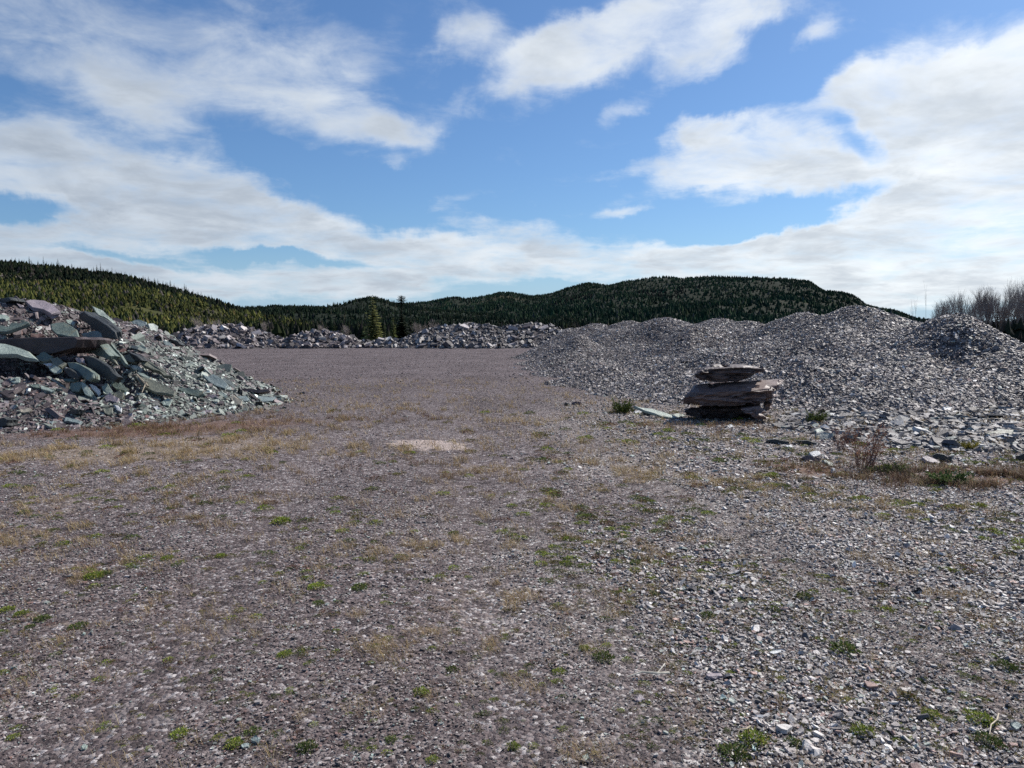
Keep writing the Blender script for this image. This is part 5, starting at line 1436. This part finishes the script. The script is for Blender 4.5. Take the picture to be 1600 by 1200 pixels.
T_BRIGHT = [(6, (.19, .25, .035)), (4, (.12, .17, .03)), (3, (.30, .33, .07)), (2, (.34, .28, .10))]
T_DARKG = [(6, (.08, .12, .03)), (4, (.05, .08, .02)), (3, (.13, .16, .045)), (2, (.2, .17, .07))]
T_DRY = [(6, (.14, .13, .04)), (4, (.20, .16, .07)), (3, (.09, .10, .03)), (2, (.15, .07, .05))]
tufts = {'b': [tuft_mesh(1, T_BRIGHT), tuft_mesh(2, T_BRIGHT, 340)], 'd': [tuft_mesh(3, T_DARKG), tuft_mesh(4, T_DARKG, 340)], 'y': [tuft_mesh(5, T_DRY, 300), tuft_mesh(6, T_DRY, 260)],
         'r': [tuft_mesh(7, [(5, (.12, .05, .04)), (3, (.2, .11, .08)), (2, (.08, .08, .03))], 220)] * 2}
WEEDS = [  # px, py, width px, kind, label
    (440, 817, 36, 'b', 'flat bright green weed alone in the purple gravel, farthest left of centre'), (262, 875, 24, 'b', 'small green weed left of an equal one'), (345, 871, 20, 'b', 'small green weed in the left middle gravel, right of its equal'),
    (495, 920, 32, 'b', 'bright weed at the top of the short chain left of centre'), (498, 945, 22, 'd', 'small dark weed below the chain top'), (563, 920, 30, 'd', 'dull green weed right of the short chain'), (165, 898, 22, 'd', 'dark weed in the straw strip at left'),
    (148, 903, 36, 'b', 'long green weed in the straw strip at left'), (10, 955, 26, 'b', 'weed cut by the left edge'), (34, 961, 26, 'b', 'bright green weed right by the left edge'), (67, 970, 28, 'd', 'dark green weed near the left edge, lowest of three'),
    (123, 981, 30, 'd', 'dark green weed in dry grass at lower left'), (48, 981, 18, 'd', 'tiny dark weed below the left edge group'), (445, 1026, 28, 'b', 'bright round weed alone left of bottom centre'), (659, 1086, 30, 'b', 'bright weed above bottom centre'),
    (282, 1150, 34, 'b', 'bright cushion weed at lower left'), (366, 1165, 34, 'b', 'bright cushion weed with bluish flakes beside it'), (395, 1148, 30, 'd', 'darker weed behind the bluish flakes'), (481, 1172, 38, 'd', 'broad mid green weed at the bottom left of centre'),
    (20, 1157, 22, 'b', 'yellow green weed in the bottom left corner'), (612, 1160, 24, 'd', 'small weed at the bottom, left of centre'), (676, 1192, 26, 'b', 'weed touching the bottom edge'), (803, 1170, 26, 'b', 'small weed at bottom centre'),
    (1322, 1019, 52, 'd', 'wide dark green weed in the right foreground'), (945, 1031, 40, 'd', 'dark green weed in the centre foreground'), (1180, 1160, 56, 'b', 'large yellow green weed patch at lower right'), (1150, 1185, 60, 'd', 'dull spreading weed at the bottom, left of the large patch'),
    (1352, 1150, 46, 'b', 'bright weed at lower right, right of the large patch'), (1242, 1165, 34, 'd', 'dull weed between two bright lower right patches'), (1536, 1130, 52, 'b', 'bright weed among straw near the right corner'), (1548, 1165, 50, 'd', 'trailing dull weed in the bottom right corner'),
    (1458, 1122, 36, 'b', 'green weed left of the straw in the right corner'), (1575, 1045, 40, 'd', 'dark green weed by the right edge'), (1258, 934, 30, 'd', 'green weed above the pale yellowish stone'), (1107, 964, 28, 'd', 'green weed above the twig'), (1212, 955, 24, 'd', 'small green weed left of the reddish one'),
    (1278, 945, 22, 'r', 'small reddish weed in the right foreground'), (995, 882, 24, 'd', 'small green weed right of centre'), (1207, 745, 26, 'b', 'green weed in front of the apron'), (874, 1052, 26, 'b', 'yellowish weed left of the twig'), (914, 1016, 22, 'b', 'small bright weed beside the centre foreground weed'),
    (708, 1050, 24, 'd', 'small weed upper left of the bright one above bottom centre'), (1532, 792, 24, 'b', 'flat green weed at the right middle'), (710, 835, 20, 'd', 'tiny dark weed in the centre middle'), (1420, 1095, 40, 'y', 'dry mixed weed in the lower right'), (1280, 1081, 24, 'y', 'dry yellow weed below the wide dark green one'),
]
rs = np.random.RandomState(3)
for i, (wx, wy, wpx, kd, lab) in enumerate(WEEDS):
    p = hit(wx, wy)
    s = wpx / F * p[1] * 1.02
    o = bpy.data.objects.new('weed', tufts[kd][i % 2]); C.objects.link(o)
    o.location = (p[0], p[1], float(ground_z(p[0], p[1])) + .002); o.scale = (s, s * 1.25, s); o.rotation_euler.z = rs.uniform(0, 6) * 0 + rs.uniform(-.5, .5)
    tag(o, lab, 'weed', 'green weeds growing in the gravel')


def small_weeds():
    rs = np.random.RandomState(77)
    Vs, Fs, Ts, off = [], [], [], 0
    protos = []
    for kd in 'bdyyr':
        for me in tufts[kd]:
            v = np.empty(len(me.vertices) * 3, np.float32); me.vertices.foreach_get('co', v)
            t = np.empty(len(me.polygons) * 3, np.float32); me.attributes['tone'].data.foreach_get('vector', t)
            protos.append((v.reshape(-1, 3), t.reshape(-1, 3)))
    n = 0
    while n < 2600:
        py = 640 + 560 * rs.rand() ** .9; px_ = rs.uniform(-80, 1680)
        d = CAM_Z * F / (py - 515); x = (px_ - 800) / F * d
        f = float(fbm(np.array(x * .9 + 20), np.array(d * .9), 3))
        wgt = .25 + .75 * (px_ > 850) * (py < 960) + .3 * (px_ > 1000)
        if f < .40 or rs.rand() > wgt: continue
        if surf(np.array(x), np.array(d)) > ground_z(x, d) + .03: continue
        v, t = protos[rs.randint(len(protos))]
        s = rs.uniform(9, 30) / F * d * (1 if py < 900 else .8)
        a = rs.uniform(0, 6.28); R = np.array([[math.cos(a), -math.sin(a), 0], [math.sin(a), math.cos(a), 0], [0, 0, 1]])
        sub = rs.rand(len(t)) < .45
        vv = (v.reshape(-1, 4, 3)[sub].reshape(-1, 3) * s * [1, 1.2, .8]) @ R.T + [x, d, float(ground_z(x, d)) + .001]
        m = len(vv) // 4
        Vs.append(vv); Fs.append(off + np.arange(m * 4).reshape(-1, 4)); Ts.append(t[sub]); off += m * 4
        n += 1
    o = mesh_obj('ground_cover', np.concatenate(Vs), np.concatenate(Fs), M_LEAF, tone=np.concatenate(Ts))
    tag(o, 'sparse low moss and weeds dotted over the gravel', 'ground cover', kind='stuff')


small_weeds()


# ------------------------------------------------------------------ shrubs near the right heap
def twig_mesh(seed, stems=26, h=1.0, spread=.45, tone=(.11, .06, .05), leaf=None, leafn=300, r=.006):
    rs = random.Random(seed)
    V, Fc, T = [], [], []
    LV, LF, LT = [], [], []

    def add(path, rr):
        v, f = tube(path, rr, 3); o = len(V); V.extend(v); Fc.extend([tuple(i + o for i in q) for q in f])
    for s in range(stems):
        a = rs.uniform(0, 6.28); rad_ = rs.uniform(0, .22)
        p = Vector((math.cos(a) * rad_, math.sin(a) * rad_, -.02))
        d = Vector((math.cos(a) * spread * rs.uniform(.1, 1), math.sin(a) * spread * rs.uniform(.1, 1), 1)).normalized()
        L = h * rs.uniform(.55, 1.0)
        pts = [p]
        for k in range(4):
            d = (d + Vector((rs.uniform(-.15, .15), rs.uniform(-.15, .15), .05))).normalized(); pts.append(pts[-1] + d * L / 4)
        add(pts, [r, r * .85, r * .7, r * .5, r * .25])
        for k in range(7):
            q = pts[rs.randint(1, 4)]; e = (d * .6 + Vector((rs.uniform(-1, 1), rs.uniform(-1, 1), rs.uniform(0, .7))) * .7).normalized(); l2 = L * rs.uniform(.12, .3)
            add([q, q + e * l2 * .5 + Vector((0, 0, .01)), q + e * l2], [r * .5, r * .4, r * .2])
            if leaf:
                for m in range(leafn // (stems * 3)):
                    c = q + e * l2 * rs.uniform(.3, 1.1) + Vector((rs.uniform(-.02, .02),) * 3)
                    if c.z < h * .35 and rs.random() < .7: continue
                    u = Vector((rs.uniform(-1, 1), rs.uniform(-1, 1), rs.uniform(-1, 1))).normalized(); w = u.orthogonal().normalized()
                    sz = rs.uniform(.012, .026); i0 = len(LV)
                    LV.extend([c, c + u * sz + w * sz * .4, c + u * sz * 2, c + u * sz - w * sz * .4]); LF.append((i0, i0 + 1, i0 + 2, i0 + 3))
                    f = math.exp(rs.gauss(0, .25)); LT.append([x * f for x in leaf])
    return simple_mesh('stems', V, Fc, M_BARK, tone), (simple_mesh('leaves', LV, LF, M_LEAF, LT) if leaf else None)


st_m, lf_m = twig_mesh(5, 30, 1.0, .5, (.17, .105, .09), (.27, .12, .065), 900, .006)
pale_m, _ = twig_mesh(9, 24, 1.0, .9, (.13, .085, .07), None, 0, .006)


def shrub(px, basepy, toppy, wpx, lab, leafy=True, name='shrub'):
    g = hit(px, basepy)
    top = at(px, toppy, g[1])
    h = top[2] - g[2]
    w = wpx / F * g[1]
    r = empty(name, (g[0], g[1], g[2] - .01)); r.scale = (w / 1.05, w / 1.05, h / 1.0)
    c = bpy.data.objects.new('stems', st_m if leafy else pale_m); C.objects.link(c); c.parent = r
    if leafy:
        c = bpy.data.objects.new('leaves', lf_m); C.objects.link(c); c.parent = r
    tag(r, lab, 'shrub', 'shrubs in front of the right heap')


shrub(1347, 732, 666, 78, 'leggy shrub with rusty red leaves at its top')
shrub(1312, 706, 668, 34, 'smaller thin reddish shrub left of the rusty leaved one')
shrub(1420, 752, 716, 60, 'low bare twiggy shrub left of the spreading juniper', False)
shrub(1380, 745, 700, 50, 'bare twiggy shrub right of the rusty leaved one', False)
shrub(1106, 655, 632, 22, 'wispy dry twigs before the stacked boulders', False)
shrub(1280, 655, 622, 20, 'few thin twigs rising from the young spruce right of the cairn', False)
# dark heath along the yard edge
rs = np.random.RandomState(95)
n = 17000
px = np.concatenate([rs.normal(1530, 75, n // 2), rs.uniform(1200, 1640, n // 2)]); py = np.concatenate([rs.normal(752, 9, n // 2), rs.normal(737, 7, n // 2) + np.clip((px[n // 2:] - 1300) / 300 * 16, -8, 16)])
d = CAM_Z * F / (py - 515); x = (px - 800) / F * d
k_ = (fbm(x * 5, d * 5, 3) > .50) & (fbm(x * 1.3 + 4, d * 3, 3) > .44)
x, d = x[k_], d[k_]
z = surf(x, d)
n = len(x)
o = blades('heath', np.stack([x, d, z - .005], -1), rs.uniform(.05, .15, n), rs.uniform(.003, .006, n), .6, pick(rs, n, [(5, (.15, .085, .06)), (4, (.11, .065, .045)), (4, (.24, .17, .10)), (2, (.09, .095, .035))], .2), 96)
tag(o, 'brown heath strip along the edge of the right apron', 'heath', kind='stuff')

# low dense evergreens
def juniper_mesh(seed, tone, n=1600, fan=.9):
    rs = np.random.RandomState(seed)
    Vs, T = [], []
    nb = 46
    for b in range(nb):
        a = rs.uniform(0, 6.28); L = rs.uniform(.25, .55); up = rs.uniform(.08, .42)
        tip = np.array([math.cos(a) * L, math.sin(a) * L, up])
        m = n // nb
        f = rs.uniform(.15, 1, m)
        c = tip[None] * f[:, None] * [1, 1, 1.0] + rs.normal(0, .02, (m, 3))
        dd = unit(tip)[None] + rs.normal(0, .5, (m, 3)); dd /= np.linalg.norm(dd, axis=1, keepdims=True)
        s = np.cross(dd, rs.normal(0, 1, (m, 3))); s /= np.linalg.norm(s, axis=1, keepdims=True)
        l = rs.uniform(.04, .09, m)[:, None]; w = l * .22
        Vs.append(np.stack([c, c + dd * l * .5 + s * w, c + dd * l, c + dd * l * .5 - s * w], 1).reshape(-1, 3))
        T.append(pick(rs, m, tone, .2))
    V = np.concatenate(Vs); Fc = np.arange(len(V)).reshape(-1, 4)
    o = mesh_obj('evergreen', V, Fc, M_LEAF, tone=np.concatenate(T)); me = o.data; bpy.data.objects.remove(o); return me


jg = juniper_mesh(1, [(5, (.06, .10, .03)), (3, (.10, .15, .045)), (2, (.035, .06, .02)), (1, (.16, .2, .08))], 3200)
jy = juniper_mesh(2, [(5, (.20, .19, .03)), (3, (.28, .22, .04)), (2, (.10, .10, .02))], 2200)
jd = juniper_mesh(3, [(5, (.07, .095, .025)), (3, (.11, .13, .035)), (2, (.03, .045, .016))], 2400)


def evergreen(px, basepy, toppy, wpx, me, lab, name, cat):
    g = hit(px, basepy); top = at(px, toppy, g[1])
    h = (top[2] - g[2]) / .45; w = wpx / F * g[1]
    o = bpy.data.objects.new(name, me); C.objects.link(o)
    o.location = (g[0], g[1] + w * .1, g[2] - .01); o.scale = (w, w * .8, h); o.rotation_euler.z = px % 6 * 0
    tag(o, lab, cat, 'low evergreens in front of the right heap')


evergreen(1486, 757, 734, 68, jg, 'low spreading green juniper at the gravel edge', 'juniper', 'shrub')
evergreen(1400, 742, 720, 40, jd, 'small dull evergreen between twiggy shrubs', 'juniper', 'shrub')
evergreen(1518, 702, 688, 38, jy, 'yellow green cushion shrub on the slate plates', 'cushion_shrub', 'shrub')
evergreen(1280, 662, 640, 36, jd, 'young bushy spruce right of the stacked boulders', 'young_spruce', 'sapling')
evergreen(975, 646, 622, 38, jd, 'young bushy spruce beside the long pale slab', 'young_spruce', 'sapling')
evergreen(1368, 738, 726, 26, jg, 'tiny green shrub at the foot of the rusty shrub', 'juniper', 'shrub')

# ------------------------------------------------------------------ dry twigs
def twig(px0, py0, px1, py1, r, lab, tone=(.62, .57, .47), fork=True, lift=.02, name='twig'):
    a = hit(px0, py0); b = hit(px1, py1)
    a = Vector(a) + Vector((0, 0, lift)); b = Vector(b) + Vector((0, 0, lift * 1.4))
    m1 = a.lerp(b, .35) + Vector((0, .01, lift * .6)); m2 = a.lerp(b, .7) + Vector((0, -.006, lift * .3))
    V, Fc = tube([a, m1, m2, b], [r * .4, r * .8, r, r * .9], 6)
    if fork:
        v2, f2 = tube([m2, m2 + (b - a) * .16 + Vector((0, .03, .015)), m2 + (b - a) * .24 + Vector((0, .05, .02))], [r * .6, r * .5, r * .3], 5)
        o_ = len(V); V += v2; Fc += [tuple(i + o_ for i in q) for q in f2]
    mid = (a + b) / 2
    me = simple_mesh(name, [v - mid for v in V], Fc, M_BARK, tone)
    o = bpy.data.objects.new(name, me); C.objects.link(o); o.location = mid
    tag(o, lab, 'twig')


twig(980, 1064, 1046, 1060, .006, 'bleached white twig lying in the centre foreground')
twig(205, 596, 232, 618, .02, 'dry forked branch lying on the left heap', (.3, .26, .2), lift=.12)
twig(222, 622, 236, 604, .015, 'thin dry stick crossing the forked branch on the left heap', (.3, .26, .2), lift=.1)
twig(1148, 1168, 1172, 1150, .003, 'thin pale stalk over the large lower right weed', (.5, .42, .3), lift=.03, fork=False)
twig(1545, 1160, 1560, 1125, .003, 'pale stalk in the bottom right corner', (.55, .47, .36), lift=.02, fork=False)
print('objects', len(bpy.data.objects))
